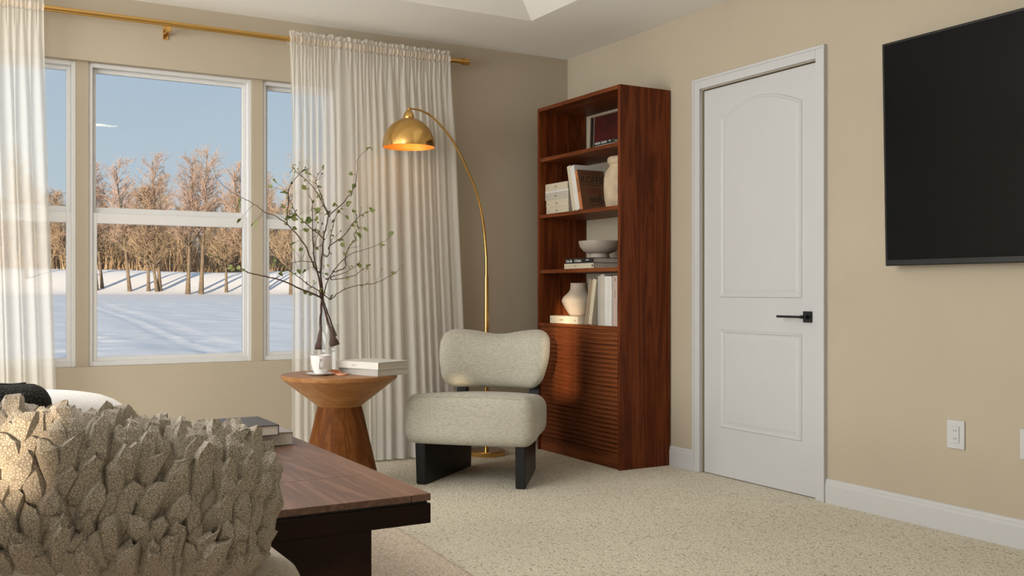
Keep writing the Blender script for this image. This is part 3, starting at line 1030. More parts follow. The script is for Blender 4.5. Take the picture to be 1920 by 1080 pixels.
dome = []
inner = []
for k in range(15):
    a = k / 14 * R(86)
    dome.append((rr * math.cos(a), rim_z + 0.160 * math.sin(a)))
    inner.append(((rr - 0.004) * math.cos(a), rim_z + 0.155 * math.sin(a)))
bm = bmesh.new()
lathe(bm, [(rr - 0.003, rim_z - 0.002), (rr, rim_z - 0.001)] + dome + [(0.0, rim_z + 0.161)], 72, sx_, sy_)
shade = finish(bm, 'lamp_shade', M['gold'], lamp, smooth=60)
bm = bmesh.new()
lathe(bm, [(rr - 0.003, rim_z - 0.002)] + inner + [(0.0, rim_z + 0.155)], 72, sx_, sy_)
finish(bm, 'shade_lining', M['gold_in'], shade, smooth=60)
bm = bmesh.new()
lathe(bm, [(0.030, rim_z + 0.155), (0.031, rim_z + 0.162), (0.027, rim_z + 0.180), (0.018, rim_z + 0.195), (0.007, rim_z + 0.202), (0.006, rim_z + 0.212), (0.0, rim_z + 0.213)], 40, sx_, sy_)
finish(bm, 'shade_cap', M['gold'], lamp, smooth=50)
nt = NT('lit_bulb')
em = nt.n('Emission')
em.inputs[0].default_value = (1.0, 0.62, 0.22, 1)
em.inputs[1].default_value = 4.0
nt.l(em.outputs[0], nt.out.inputs[0])
bm = bmesh.new()
lathe(bm, [(0.0, rim_z + 0.045), (0.018, rim_z + 0.050), (0.028, rim_z + 0.068), (0.024, rim_z + 0.090), (0.014, rim_z + 0.110), (0.013, rim_z + 0.150)], 24, sx_, sy_)
finish(bm, 'bulb', nt.m, lamp, smooth='all')
pl = bpy.data.lights.new('lamp_glow', 'POINT')
pl.energy, pl.color, pl.shadow_soft_size = 0.5, (1.0, 0.66, 0.32), 0.03
po = bpy.data.objects.new('lamp_glow', pl)
link(po, lamp)
po.location = (sx_, sy_, rim_z + 0.02)

# ------------------------------------------------------------------ lounge chair
ch = thing('lounge_chair', 'cream upholstered armless lounge chair with black wooden legs', 'chair', (2.445, 4.529, 0), R(-43.8))
def seat_def(v):
    t = smoothstep(-0.05, 0.10, v.z)
    k = 1 - (v.x / 0.335) ** 2 * 0.8
    v.z += t * (0.018 * max(0, k) - 0.022 * v.y / 0.27)
    v.x *= 1 + 0.025 * math.cos(v.z / 0.11 * 1.4)
    v.y -= 0.020 * (1 - (v.x / 0.34) ** 2) * (1 if v.y < 0 else 0.3)
    # narrows towards the back
    v.x *= 1 - 0.13 * smoothstep(-0.27, 0.27, v.y)
    return v
bm = bmesh.new()
rounded_box(bm, 0.326, 0.27, 0.110, 0.058, 16, seat_def, (0, -0.075, 0.316))
finish(bm, 'seat', M['boucle'], ch, smooth='all')
# piping seam along the front of the seat top
bm = bmesh.new()
pts = []
for k in range(41):
    t = -1 + 2 * k / 40
    x = 0.302 * t
    y = -0.329 - 0.020 * (1 - (x / 0.34) ** 2) + 0.034 * max(0, abs(t) - 0.86) / 0.14
    pts.append((x, y, 0.4305 + 0.018 * (1 - 0.8 * (x / 0.335) ** 2)))
tube(bm, pts, 0.0035, 6)
finish(bm, 'piping', M['boucle'], ch, smooth='all')
def back_def(v):
    u = v.x / 0.30
    tz = v.z / 0.155
    up_ = smoothstep(-0.2, 1.0, tz)
    v.z -= up_ * 0.028 * math.exp(-(u / 0.42) ** 2)
    v.z -= smoothstep(0.2, 1.0, -tz) * -0.006 * u * u
    v.x *= 1.0 - 0.11 * smoothstep(0.25, -1.0, tz) - 0.01 * tz
    v.y -= 0.075 * u * u
    v.y += 0.045 * tz
    return v
bm = bmesh.new()
rounded_box(bm, 0.302, 0.075, 0.155, 0.073, 16, back_def, (0, 0.235, 0.598))
bk = finish(bm, 'backrest', M['boucle'], ch, smooth='all')
for s in (-1, 1):
    bm = bmesh.new()
    pr = [(-0.285, 0.0), (0.270, 0.0), (0.275, 0.214), (-0.300, 0.214)]
    vs0 = [bm.verts.new((s * (0.228 - 0.075 * (y + 0.285) / 0.57), y, z)) for y, z in pr]
    vs1 = [bm.verts.new((s * (0.278 - 0.075 * (y + 0.285) / 0.57), y, z)) for y, z in pr]
    bm.faces.new(vs0[::-1]); bm.faces.new(vs1)
    for k in range(4):
        bm.faces.new((vs0[k], vs0[(k + 1) % 4], vs1[(k + 1) % 4], vs1[k]))
    bmesh.ops.bevel(bm, geom=list(bm.edges), offset=0.004, segments=2, affect='EDGES')
    finish(bm, 'leg_panel', M['black'], ch)
    bm = bmesh.new()
    lo = [(s * 0.165, 0.205), (s * 0.222, 0.205), (s * 0.222, 0.270), (s * 0.165, 0.270)]
    hi = [(s * 0.185, 0.265), (s * 0.235, 0.265), (s * 0.235, 0.315), (s * 0.185, 0.315)]
    a_ = [bm.verts.new((x, y, 0.20)) for x, y in lo]
    b_ = [bm.verts.new((x, y, 0.60)) for x, y in hi]
    bm.faces.new(a_[::-1]); bm.faces.new(b_)
    for k in range(4):
        bm.faces.new((a_[k], a_[(k + 1) % 4], b_[(k + 1) % 4], b_[k]))
    finish(bm, 'back_post', M['black'], ch)

# ------------------------------------------------------------------ pedestal side table
TZ = 0.562
st_ = thing('side_table', 'round amber wood side table with a flared pedestal', 'side table', (1.658, 4.540, 0))
lathe_obj('table_top', [(0, TZ - 0.155), (0.100, TZ - 0.155), (0.118, TZ - 0.140), (0.272, TZ - 0.020), (0.274, TZ - 0.014), (0.274, TZ - 0.004), (0.271, TZ), (0.0, TZ)], M['oak_top'], st_, 96, 25)
lathe_obj('pedestal', [(0, 0), (0.196, 0), (0.198, 0.004), (0.104, TZ - 0.150), (0, TZ - 0.150)], M['oak'], st_, 64, 25)

# coffee cup on its saucer
cp = thing('saucer', 'white porcelain saucer under the coffee cup', 'saucer', (1.556, 4.520, TZ))
lathe_obj('dish', [(0, 0), (0.034, 0), (0.038, 0.003), (0.066, 0.009), (0.0675, 0.011), (0.064, 0.0115), (0.036, 0.006), (0, 0.005)], M['ceramic'], cp, 56)
cu = thing('coffee_cup', 'white porcelain coffee cup standing on a saucer', 'cup', (1.556, 4.520, TZ + 0.0055))
lathe_obj('cup', [(0, 0), (0.026, 0), (0.028, 0.004), (0.038, 0.022), (0.044, 0.045), (0.048, 0.085), (0.0485, 0.089), (0.0455, 0.089), (0.0415, 0.046), (0.035, 0.024), (0, 0.010)], M['ceramic'], cu, 56)
bm = bmesh.new()
hv = Vector((-0.40, -0.90, 0)).normalized()
hp = [hv * 0.043 + Vector((0, 0, 0.066)), hv * 0.062 + Vector((0, 0, 0.072)), hv * 0.072 + Vector((0, 0, 0.055)), hv * 0.062 + Vector((0, 0, 0.034)), hv * 0.040 + Vector((0, 0, 0.030))]
tube(bm, spline(hp, 5), 0.0042, 10)
finish(bm, 'handle', M['ceramic'], cu, smooth='all')
M['coffee'] = plain('coffee', (0.30, 0.20, 0.12), 0.2)
lathe_obj('coffee', [(0, 0.078), (0.0465, 0.078)], M['coffee'], cu, 40)

# dried citrus slice garnish beside the cup
M['citrus'] = plain('dried_citrus', (0.62, 0.20, 0.08), 0.5, var=0.3, vscale=60)
M['citrus_rind'] = plain('citrus_rind', (0.72, 0.36, 0.20), 0.5)
def citrus(loc, tilt, rz, lab):
    t = thing('citrus_slice', lab, 'fruit slice', loc, rz, 'dried citrus slices')
    rot = (R(tilt), 0, 0)
    bm = bmesh.new()
    lathe(bm, [(0.024, 0.0), (0.028, 0.001), (0.029, 0.004), (0.028, 0.007), (0.024, 0.008)], 28, closed=True)
    finish(bm, 'rind', M['citrus_rind'], t, smooth=True, rot=rot)
    for k in range(8):
        a = k * math.pi / 4
        bm = bmesh.new()
        p = [(0.003, a), (0.0235, a - 0.34), (0.0235, a), (0.0235, a + 0.34)]
        lo_ = [bm.verts.new((r * math.cos(q), r * math.sin(q), 0.0015)) for r, q in p]
        hi_ = [bm.verts.new((r * math.cos(q), r * math.sin(q), 0.0068)) for r, q in p]
        bm.faces.new(lo_[::-1]); bm.faces.new(hi_)
        for j in range(4):
            bm.faces.new((lo_[j], lo_[(j + 1) % 4], hi_[(j + 1) % 4], hi_[j]))
        finish(bm, 'segment', M['citrus'], t, rot=rot)
citrus((1.645, 4.475, TZ), 0, 0.3, 'flat orange dried citrus slice on the side table')
citrus((1.628, 4.512, TZ + 0.006), 22, 0.2, 'tilted dried citrus slice propped between cup and flat slice')

# two boxed books on the side table
g5 = 'white books on the side table'
for lab, z0, w, d, h, m, rzz, dx, dy in (
        ('lower white book of the pair on the side table', TZ, 0.031, 0.195, 0.275, 'grey', 20, 0, 0),
        ('upper white book of the pair on the side table', TZ + 0.0315, 0.033, 0.205, 0.270, 'white', 25, -0.006, 0.006)):
    c_, s_ = math.cos(R(rzz)), math.sin(R(rzz))
    lx, ly = -d / 2, h / 2
    bk_ = book(lab, w, d, h, m, (1.800 + dx + lx * c_ - ly * s_, 4.462 + dy + lx * s_ + ly * c_, z0 + w / 2 + 0.0002), FLAT, g5, rz=R(rzz),
               marks=(('amare', 0.013, 'pale', (-0.0012, -0.10, 0), TXT_SPINE, 1.0), ('•', 0.016, 'ink_grey', (-0.0012, -0.016, 0.0), TXT_SPINE, 1.0)))

# ------------------------------------------------------------------ glass vase with branches
gv = thing('glass_vase', 'clear glass cylinder vase holding bare leafy branches', 'vase', (1.632, 4.622, TZ))
lathe_obj('glass_wall', [(0.0, 0.0), (0.050, 0.0), (0.052, 0.004), (0.052, 0.235), (0.0505, 0.237), (0.049, 0.235), (0.049, 0.106), (0.0, 0.104)], M['vase_glass'], gv, 48, 40)
BRANCHES = [
  ('stem', [(1.589,4.623,0.677),(1.591,4.622,0.777),(1.595,4.619,0.883),(1.598,4.618,0.952),(1.595,4.631,1.049),(1.607,4.636,1.168),(1.615,4.642,1.224),(1.632,4.644,1.287),(1.644,4.649,1.325),(1.699,4.629,1.382),(1.746,4.614,1.44),(1.768,4.612,1.497),(1.778,4.618,1.549),(1.781,4.628,1.601),(1.804,4.626,1.634),(1.835,4.62,1.66)], 0.0105, 0.0015),
  ('stem', [(1.651,4.587,0.695),(1.633,4.597,0.772),(1.613,4.609,0.849),(1.598,4.618,0.921),(1.573,4.614,1.043),(1.555,4.607,1.073),(1.534,4.601,1.116),(1.503,4.602,1.182),(1.45,4.614,1.249),(1.419,4.614,1.278),(1.367,4.626,1.313),(1.326,4.632,1.327),(1.275,4.644,1.365),(1.229,4.652,1.391),(1.173,4.666,1.419),(1.133,4.672,1.456),(1.104,4.671,1.49)], 0.0105, 0.0015),
  ('stem', [(1.664,4.615,0.74),(1.641,4.627,0.818),(1.623,4.638,0.882),(1.614,4.643,0.942),(1.639,4.607,1.037),(1.686,4.559,1.111),(1.722,4.517,1.141),(1.769,4.469,1.159),(1.809,4.424,1.182),(1.834,4.388,1.2),(1.858,4.353,1.235)], 0.007, 0.0012),
  ('side', [(1.598,4.618,0.921),(1.577,4.601,0.932),(1.528,4.6,0.951),(1.475,4.602,0.973),(1.423,4.603,0.998),(1.351,4.615,1.021),(1.292,4.621,1.032),(1.241,4.621,1.043),(1.203,4.614,1.065),(1.133,4.625,1.099),(1.08,4.627,1.118)], 0.005, 0.0012),
  ('side', [(1.647,4.659,1.326),(1.636,4.691,1.378),(1.627,4.722,1.437),(1.612,4.757,1.503),(1.636,4.769,1.547)], 0.003, 0.001),
  ('side', [(1.579,4.629,1.055),(1.57,4.652,1.118),(1.57,4.671,1.218),(1.573,4.688,1.325),(1.575,4.705,1.402),(1.564,4.73,1.428)], 0.004, 0.001),
  ('side', [(1.615,4.642,1.212),(1.552,4.656,1.266),(1.492,4.667,1.321),(1.454,4.666,1.393),(1.427,4.658,1.434)], 0.0035, 0.001),
  ('side', [(1.426,4.625,1.279),(1.437,4.641,1.366),(1.448,4.658,1.45),(1.489,4.657,1.511),(1.528,4.658,1.55)], 0.003, 0.001),
  ('side', [(1.644,4.66,1.326),(1.604,4.695,1.427),(1.569,4.726,1.491),(1.523,4.764,1.536),(1.505,4.787,1.579)], 0.0025, 0.001),
  ('side', [(1.621,4.604,1.123),(1.642,4.636,1.175),(1.66,4.668,1.233),(1.695,4.692,1.33),(1.733,4.713,1.377)], 0.003, 0.001),
  ('side', [(1.636,4.619,1.177),(1.685,4.556,1.222),(1.717,4.503,1.288),(1.738,4.457,1.322),(1.779,4.398,1.344)], 0.003, 0.001),
  ('side', [(1.608,4.624,0.942),(1.629,4.581,0.923),(1.653,4.536,0.951),(1.709,4.473,0.984),(1.772,4.406,0.993),(1.81,4.354,1.016),(1.848,4.301,1.043)], 0.003, 0.001),
  ('side', [(1.649,4.6,1.049),(1.693,4.561,1.074),(1.689,4.551,1.117),(1.707,4.528,1.178),(1.724,4.505,1.202),(1.715,4.497,1.232),(1.727,4.478,1.256),(1.717,4.47,1.316),(1.703,4.465,1.34)], 0.003, 0.001),
  ('side', [(1.59,4.623,0.937),(1.579,4.606,0.956),(1.535,4.608,0.984),(1.484,4.614,1.022),(1.437,4.618,1.054),(1.399,4.617,1.086),(1.365,4.613,1.118)], 0.003, 0.001),
  ('side', [(1.613,4.609,1.018),(1.658,4.553,1.036),(1.696,4.5,1.06),(1.721,4.455,1.087)], 0.0025, 0.001),
  ('side', [(1.64,4.593,1.012),(1.719,4.525,1.03),(1.744,4.488,1.055),(1.768,4.451,1.076)], 0.0025, 0.001),
  ('side', [(1.554,4.643,1.099),(1.495,4.715,1.1),(1.462,4.773,1.082),(1.417,4.837,1.086)], 0.002, 0.0008),
  ('side', [(1.607,4.647,1.181),(1.583,4.688,1.175),(1.617,4.695,1.264),(1.642,4.708,1.335)], 0.002, 0.0008),
]
LEAVES = [(1.098,4.675,1.515),(1.219,4.658,1.388),(1.21,4.663,1.373),(1.223,4.674,1.298),(1.378,4.686,1.452),(1.392,4.678,1.476),(1.436,4.653,1.428),(1.505,4.787,1.553),(1.536,4.654,1.541),(1.596,4.766,1.531),(1.65,4.761,1.564),(1.841,4.617,1.668),(1.421,4.65,1.366),(1.46,4.685,1.321),(1.48,4.674,1.332),(1.488,4.669,1.307),(1.444,4.615,1.302),(1.564,4.693,1.32),(1.584,4.682,1.311),(1.621,4.72,1.345),(1.619,4.701,1.365),(1.548,4.658,1.285),(1.531,4.668,1.26),(1.604,4.702,1.258),(1.575,4.687,1.363),(1.627,4.722,1.421),(1.552,4.737,1.453),(1.766,4.613,1.485),(1.726,4.614,1.389),(1.752,4.702,1.381),(1.701,4.466,1.336),(1.734,4.67,1.33),(1.684,4.698,1.308),(1.706,4.509,1.277),(1.73,4.489,1.235),(1.748,4.466,1.262),(1.752,4.463,1.251),(1.716,4.51,1.202),(1.674,4.562,1.191),(1.662,4.569,1.206),(1.366,4.612,1.115),(1.505,4.709,1.065),(1.468,4.622,1.189),(1.496,4.606,1.164),(1.45,4.614,1.261),(1.721,4.455,1.087),(1.768,4.451,1.076),(1.172,4.632,1.074),(1.523,4.625,1.058),(1.611,4.622,1.043),(1.769,4.404,1.343),(1.817,4.419,1.176),(1.858,4.353,1.238),(1.279,4.659,1.279),(1.295,4.65,1.285),(1.677,4.642,1.382),(1.758,4.629,1.53),(1.751,4.611,1.443),(1.378,4.6,1.041)]

def leaf_mesh(seed):
    rnd = random.Random(seed)
    bm = bmesh.new()
    L, W = 1.0, rnd.uniform(0.36, 0.46)
    rows = [(0.0, 0.05), (0.18, 0.75), (0.40, 1.0), (0.65, 0.75), (0.86, 0.35), (1.0, 0.0)]
    bend = rnd.uniform(-0.25, 0.25)
    prev = None
    for t, w in rows:
        z = bend * t * t
        if w < 0.01:
            cur = [bm.verts.new((0, t, z))]
        else:
            cur = [bm.verts.new((-W * w, t, z + 0.14 * w)), bm.verts.new((0, t, z)), bm.verts.new((W * w, t, z + 0.14 * w))]
        if prev:
            if len(cur) == 3:
                bm.faces.new((prev[0], prev[1], cur[1], cur[0])); bm.faces.new((prev[1], prev[2], cur[2], cur[1]))
            else:
                bm.faces.new((prev[0], prev[1], cur[0])); bm.faces.new((prev[1], prev[2], cur[0]))
        prev = cur
    me = bpy.data.meshes.new('leaf')
    bm.to_mesh(me); bm.free()
    for p in me.polygons: p.use_smooth = True
    me.materials.append(M['leaf'])
    return me
leaf_meshes = [leaf_mesh(s) for s in range(5)]
rnd = random.Random(11)
br_labels = ['tallest dark branch in the glass vase, reaching up towards the brass lamp',
             'dark branch in the glass vase sweeping over to the window',
             'slim dark branch in the glass vase sweeping out towards the bookcase']
stems = []
all_nodes = []      # (point, stem index)
si = 0
for kind, pts, r0, r1 in BRANCHES:
    if kind != 'stem':
        continue
    base = Vector(pts[0])
    t = thing('branch', br_labels[si], 'branch', base, 0, 'branches in the glass vase')
    sp = spline(pts, 4)
    n = len(sp)
    for i, p in enumerate(sp):
        if 0 < i < n - 1:
            p += Vector((rnd.uniform(-1, 1), rnd.uniform(-1, 1), rnd.uniform(-1, 1))) * 0.002
    rads = []
    for i in range(n):
        f = i / (n - 1)
        r = r1 + (r0 - r1) * (1 - f) ** 1.6
        r *= 0.62 + 0.38 * smoothstep(0.12, 0.0, f) if f > 0.02 else 1.15
        r *= 1 + 1.1 * smoothstep(0.07, 0.0, f) * (r0 > 0.008)
        r *= 1 + rnd.uniform(-0.08, 0.12)
        rads.append(r)
    bm = bmesh.new()
    tube(bm, [p - base for p in sp], rads, 8)
    finish(bm, 'stem', M['bark'], t, smooth='all')
    stems.append((t, base))
    for p in sp:
        all_nodes.append((Vector(p), si, p))
    si += 1
twig_pts = []
for kind, pts, r0, r1 in BRANCHES:
    if kind == 'stem':
        continue
    p0 = Vector(pts[0])
    near = min(all_nodes, key=lambda q: (q[0] - p0).length)
    k = near[1]
    t, base = stems[k]
    pts = [near[0]] + list(pts) if (near[0] - p0).length > 0.004 else list(pts)
    sp = spline(pts, 4)
    for i, p in enumerate(sp):
        if 0 < i < len(sp) - 1:
            p += Vector((rnd.uniform(-1, 1), rnd.uniform(-1, 1), rnd.uniform(-1, 1))) * 0.002
    n = len(sp)
    bm = bmesh.new()
    tube(bm, [p - base for p in sp], [r1 + (r0 - r1) * (1 - i / (n - 1)) for i in range(n)], 6)
    finish(bm, 'twig', M['bark'], t, smooth='all')
    for p in sp:
        all_nodes.append((Vector(p), k, p))
    twig_pts.append((k, sp))
def add_leaf(pos, k, size, d):
    t, base = stems[k]
    o = bpy.data.objects.new('leaf', rnd.choice(leaf_meshes))
    link(o, t)
    o.location = Vector(pos) - base
    q = Vector(d).normalized().to_track_quat('Y', 'Z')
    e = q.to_matrix() @ Matrix.Rotation(rnd.uniform(-1.4, 1.4), 3, 'Y')
    o.rotation_euler = e.to_euler()
    o.scale = (size,) * 3
# short side shoots with leaves at their tips
for j, P in enumerate(LEAVES):
    P = Vector(P)
    cand = min(all_nodes, key=lambda q: (q[0] - P).length)
    k = cand[1]
    t, base = stems[k]
    gap = P - cand[0]
    size = rnd.uniform(0.024, 0.040)
    if gap.length > 0.006:
        bm = bmesh.new()
        mid = cand[0].lerp(P, 0.5) + Vector((rnd.uniform(-1, 1), rnd.uniform(-1, 1), rnd.uniform(0, 1))) * 0.006
        tube(bm, [cand[0] - base, mid - base, P - base], [0.0010, 0.0008, 0.0006], 4)
        finish(bm, 'leaf_stalk', M['bark'], t)
    d = Vector((gap.x + rnd.uniform(-0.02, 0.02), gap.y + rnd.uniform(-0.03, 0.03), gap.z - 0.012 + rnd.uniform(-0.02, 0.02)))
    add_leaf(P, k, size, d if d.length > 1e-4 else Vector((0, 0, -1)))
    if rnd.random() < 0.35:
        add_leaf(P, k, size * 0.8, d + Vector((rnd.uniform(-0.05, 0.05), rnd.uniform(-0.05, 0.05), rnd.uniform(-0.03, 0.03))))
for k, sp in twig_pts:
    for p in sp[3:]:
        if rnd.random() < 0.42:
            d = Vector((rnd.uniform(-1, 1), rnd.uniform(-1, 1), rnd.uniform(-1, 0.6)))
            add_leaf(p, k, rnd.uniform(0.012, 0.024), d)
    # thin curling side shoots
    for _ in range(3):
        i = rnd.randrange(2, len(sp) - 1)
        a = sp[i]
        d = Vector((rnd.uniform(-1, 1), rnd.uniform(-0.6, 0.6), rnd.uniform(-0.2, 1))).normalized()
        ln = rnd.uniform(0.025, 0.07)
        b = a + d * ln * 0.6 + Vector((0, 0, 0.006)); c = a + d * ln + Vector((0, 0, 0.016))
        t, base = stems[k]
        bm = bmesh.new()
        tube(bm, [a - base, b - base, c - base], [0.0010, 0.0008, 0.0005], 4)
        finish(bm, 'leaf_stalk', M['bark'], t)
        if rnd.random() < 0.7:
            add_leaf(c, k, rnd.uniform(0.009, 0.018), d)

# ------------------------------------------------------------------ rug
bm = bmesh.new()
RY0, RY1 = -2.6, 1.05
rugL = RY1 - RY0
rows = []
per = 0.021
npr = 6
nrow = int(rugL / per) * npr
xs = [-2.9, -2.895] + [-2.85 + 2.85 * k / 6 for k in range(6)] + [-0.02, -0.005, 0.0]
for i in range(nrow + 1):
    y = RY0 + rugL * i / nrow
    r_ = abs(math.sin(math.pi * i / npr)) ** 0.7
    row = []
    for j, x in enumerate(xs):
        edge = 0.25 if j in (0, len(xs) - 1) else 1.0
        row.append(bm.verts.new((x + (0.004 * math.sin(i * 0.9) if j >= len(xs) - 2 else 0), y, (0.003 + 0.009 * r_) * edge)))
    rows.append(row)
for a, b in zip(rows[:-1], rows[1:]):
    for j in range(len(xs) - 1):
        bm.faces.new((a[j], a[j + 1], b[j + 1], b[j]))
rug = finish(bm, 'area_rug', M['rug'], smooth='all', loc=(1.545, 2.95, 0.001), rot=(0, 0, R(-3.9)))
tag(rug, 'beige ribbed woven rug under the dark coffee table', 'rug')

# ------------------------------------------------------------------ dark coffee table
CTZ = 0.42
ct = thing('coffee_table', 'low dark brown wooden coffee table with overhanging top', 'coffee table', (0.6875, 3.105, 0))
hx, hy = 0.4475, 0.695
for s in (-1, 1):
    box_obj('edge_board', (s * hx, s * (hx - 0.055), -hy, hy, CTZ - 0.019, CTZ), M['dark_wood'], ct, bev=0.0012)
nb = 4
bl = 2 * hy / nb
for k in range(nb):
    y0 = -hy + k * bl
    o = box_obj('top_board', (-hx + 0.0565, hx - 0.0565, 0.0004, bl - 0.0018, -0.019, -0.0008), M['dark_wood' if k != 1 else 'dark_wood'], ct, bev=0.001)
    o.location = (0, y0, CTZ)
box_obj('top_core', (-hx + 0.008, hx - 0.008, -hy + 0.008, hy - 0.008, CTZ - 0.027, CTZ - 0.0195), M['black'], ct)
for s in (-1, 1):
    box_obj('apron', (-hx, hx, s * hy, s * (hy - 0.022), CTZ - 0.079, CTZ - 0.0265), M['dark_wood_x'], ct, bev=0.001)
    box_obj('apron', (s * hx, s * (hx - 0.022), -hy + 0.022, hy - 0.022, CTZ - 0.079, CTZ - 0.0265), M['dark_wood'], ct, bev=0.001)
    box_obj('leg_panel', (-hx + 0.168, hx - 0.168, s * (hy - 0.001), s * (hy - 0.062), 0.013, CTZ - 0.079), M['dark_wood_x'], ct, bev=0.001)
box_obj('stretcher', (-0.06, 0.06, -hy + 0.062, hy - 0.062, CTZ - 0.079, CTZ - 0.0285), M['dark_wood'], ct)

# books on the coffee table
book('grey hardcover lying under a black hardcover on the coffee table', 0.045, 0.24, 0.285, 'stone_grey', (1.074, 3.415, CTZ + 0.0228), (R(90), 0, R(180)), 'books on the coffee table')
book('black hardcover on top of the grey book on the coffee table', 0.036, 0.22, 0.262, 'graphite', (1.006, 3.352, CTZ + 0.0452 + 0.0182), (R(90), 0, R(180)), 'books on the coffee table')

# ------------------------------------------------------------------ daybed with cushions
db = thing('daybed', 'cream pebbled upholstered daybed carrying the cushions', 'daybed', (-0.36, 1.985, 0))
bm = bmesh.new()
rounded_box(bm, 0.905, 0.345, 0.10, 0.05, 12, None, (0, 0, 0.402))
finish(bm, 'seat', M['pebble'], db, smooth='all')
bm = bmesh.new()
rounded_box(bm, 0.89, 0.33, 0.112, 0.03, 8, None, (0, 0, 0.197))
finish(bm, 'base', M['pebble'], db, smooth='all')
for sx in (-1, 1):
    for sy in (-1, 1):
        bm = bmesh.new()
        lathe(bm, [(0, 0), (0.018, 0), (0.025, 0.09), (0, 0.09)], 16, sx * 0.8, sy * 0.26)
        finish(bm, 'leg', M['dark_wood'], db, smooth=True, loc=(0, 0, 0.0137))

# chunky petal cushion
pc = thing('petal_cushion', 'bulky beige cushion covered in angular embossed fabric petals', 'cushion', (0.176, 1.682, 0.512))
pc.rotation_euler = (R(-10), R(8.5), R(-7))
PHX, PHY, PHZ, PR = 0.285, 0.105, 0.122, 0.085
def pil(v):
    return v
bm = bmesh.new()
rounded_box(bm, PHX, PHY, PHZ, PR, 10, None, (0, 0, PHZ))
finish(bm, 'cushion_body', M['cushion_plain'], pc, smooth='all')
def petal_mesh(seed):
    rnd = random.Random(seed)
    bm = bmesh.new()
    L = rnd.uniform(0.060, 0.080)
    W = rnd.uniform(0.015, 0.0195)
    rows = []
    hs = [0.005, 0.017 + rnd.uniform(-0.003, 0.003), 0.021 + rnd.uniform(-0.004, 0.004), 0.016 + rnd.uniform(-0.004, 0.007)]
    ws = [0.5 + rnd.uniform(-.1, .1), 1.0, 1.0 + rnd.uniform(-0.15, 0.15), 0.55 + rnd.uniform(-.25, .2)]
    sk = rnd.uniform(-0.012, 0.012)
    mid = rnd.uniform(-0.008, 0.008)
    for i, (t, w, h) in enumerate(zip((0, 0.30 + rnd.uniform(-.06, .06), 0.72 + rnd.uniform(-.08, .08), 1), ws, hs)):
        x = sk * t * t + (mid if i in (1, 2) else 0)
        lw = W * w * rnd.uniform(0.8, 1.2); rw = W * w * rnd.uniform(0.8, 1.2)
        e = rnd.uniform(-0.008, 0.008) * (1 if i == 3 else 0)
        rows.append([(x - lw, L * t + e, h * 0.30), (x - lw * 0.55, L * t + e * 0.5, h), (x + rw * 0.6, L * t - e * 0.5, h * 0.95), (x + rw, L * t - e, h * 0.30)])
    top = [[bm.verts.new(p) for p in r] for r in rows]
    bot = [[bm.verts.new((p[0] * 0.9, p[1] - 0.004 if i == 3 else p[1], p[2] - 0.010)) for p in r] for i, r in enumerate(rows)]
    for a, b in zip(range(3), range(1, 4)):
        for k in range(3):
            bm.faces.new((top[a][k], top[a][k + 1], top[b][k + 1], top[b][k]))
            bm.faces.new((bot[a][k + 1], bot[a][k], bot[b][k], bot[b][k + 1]))
        bm.faces.new((top[a][0], top[b][0], bot[b][0], bot[a][0]))
        bm.faces.new((top[a][3], bot[a][3], bot[b][3], top[b][3]))
    for k in range(3):
        bm.faces.new((top[0][k], bot[0][k], bot[0][k + 1], top[0][k + 1]))
        bm.faces.new((top[3][k], top[3][k + 1], bot[3][k + 1], bot[3][k]))
    bmesh.ops.recalc_face_normals(bm, faces=bm.faces)
    me = bpy.data.meshes.new('petal')
    bm.to_mesh(me); bm.free()
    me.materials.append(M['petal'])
    return me
petals = [petal_mesh(40 + k) for k in range(8)]
rnd = random.Random(77)
def surf(p):
    q = Vector((max(-PHX + PR, min(PHX - PR, p.x)), max(-PHY + PR, min(PHY - PR, p.y)), max(PR, min(2 * PHZ - PR, p.z))))
    d = p - q
    d.normalize()
    return q + d * PR, d
def petal_at(p, lean_=0.30, s=1.0, upv=Vector((0, 0, 1))):
    pos, n = surf(p)
    a = upv - n * upv.dot(n)
    if a.length < 0.25:
        a = Vector((rnd.uniform(-0.6, 0.6), 1.0, 0)) - n * n.y
    a.normalize()
    a = Matrix.Rotation(rnd.uniform(-0.55, 0.55), 3, n) @ a
    a = (a + n * rnd.uniform(0.5, 1.3) * lean_).normalized()
    x = a.cross(n).normalized()
    z_ = x.cross(a).normalized()
    o = bpy.data.objects.new('petal', rnd.choice(petals))
    link(o, pc)
    m = Matrix((x, a, z_)).transposed()
    o.rotation_euler = m.to_euler()
    o.location = pos - n * 0.005 - a * 0.034
    k = s * rnd.uniform(0.9, 1.2)
    o.scale = (k, k, k)
npet = 0
NX = 19
# front face: brick-laid rows of long upright petals
for iz in range(8):
    for ix in range(NX):
        x = -PHX + 0.008 + (ix + (0.5 if iz % 2 else 0) + rnd.uniform(-.15, .15)) * (2 * PHX - 0.016) / (NX - 0.5)
        zz = 0.000 + (iz + rnd.uniform(-.2, .2)) * 0.0345
        petal_at(Vector((x, -PHY - 0.02, zz)), 0.10)
        npet += 1
# top: the petals stand up more
for iy in range(5):
    for ix in range(NX):
        x = -PHX + 0.008 + (ix + (0.5 if iy % 2 else 0) + rnd.uniform(-.2, .2)) * (2 * PHX - 0.016) / (NX - 0.5)
        y = -PHY + 0.008 + (iy + rnd.uniform(-.2, .2)) * 0.040
        petal_at(Vector((x, y, 2 * PHZ + 0.02)), 0.55 if iy > 0 else 0.30, 0.85)
        npet += 1
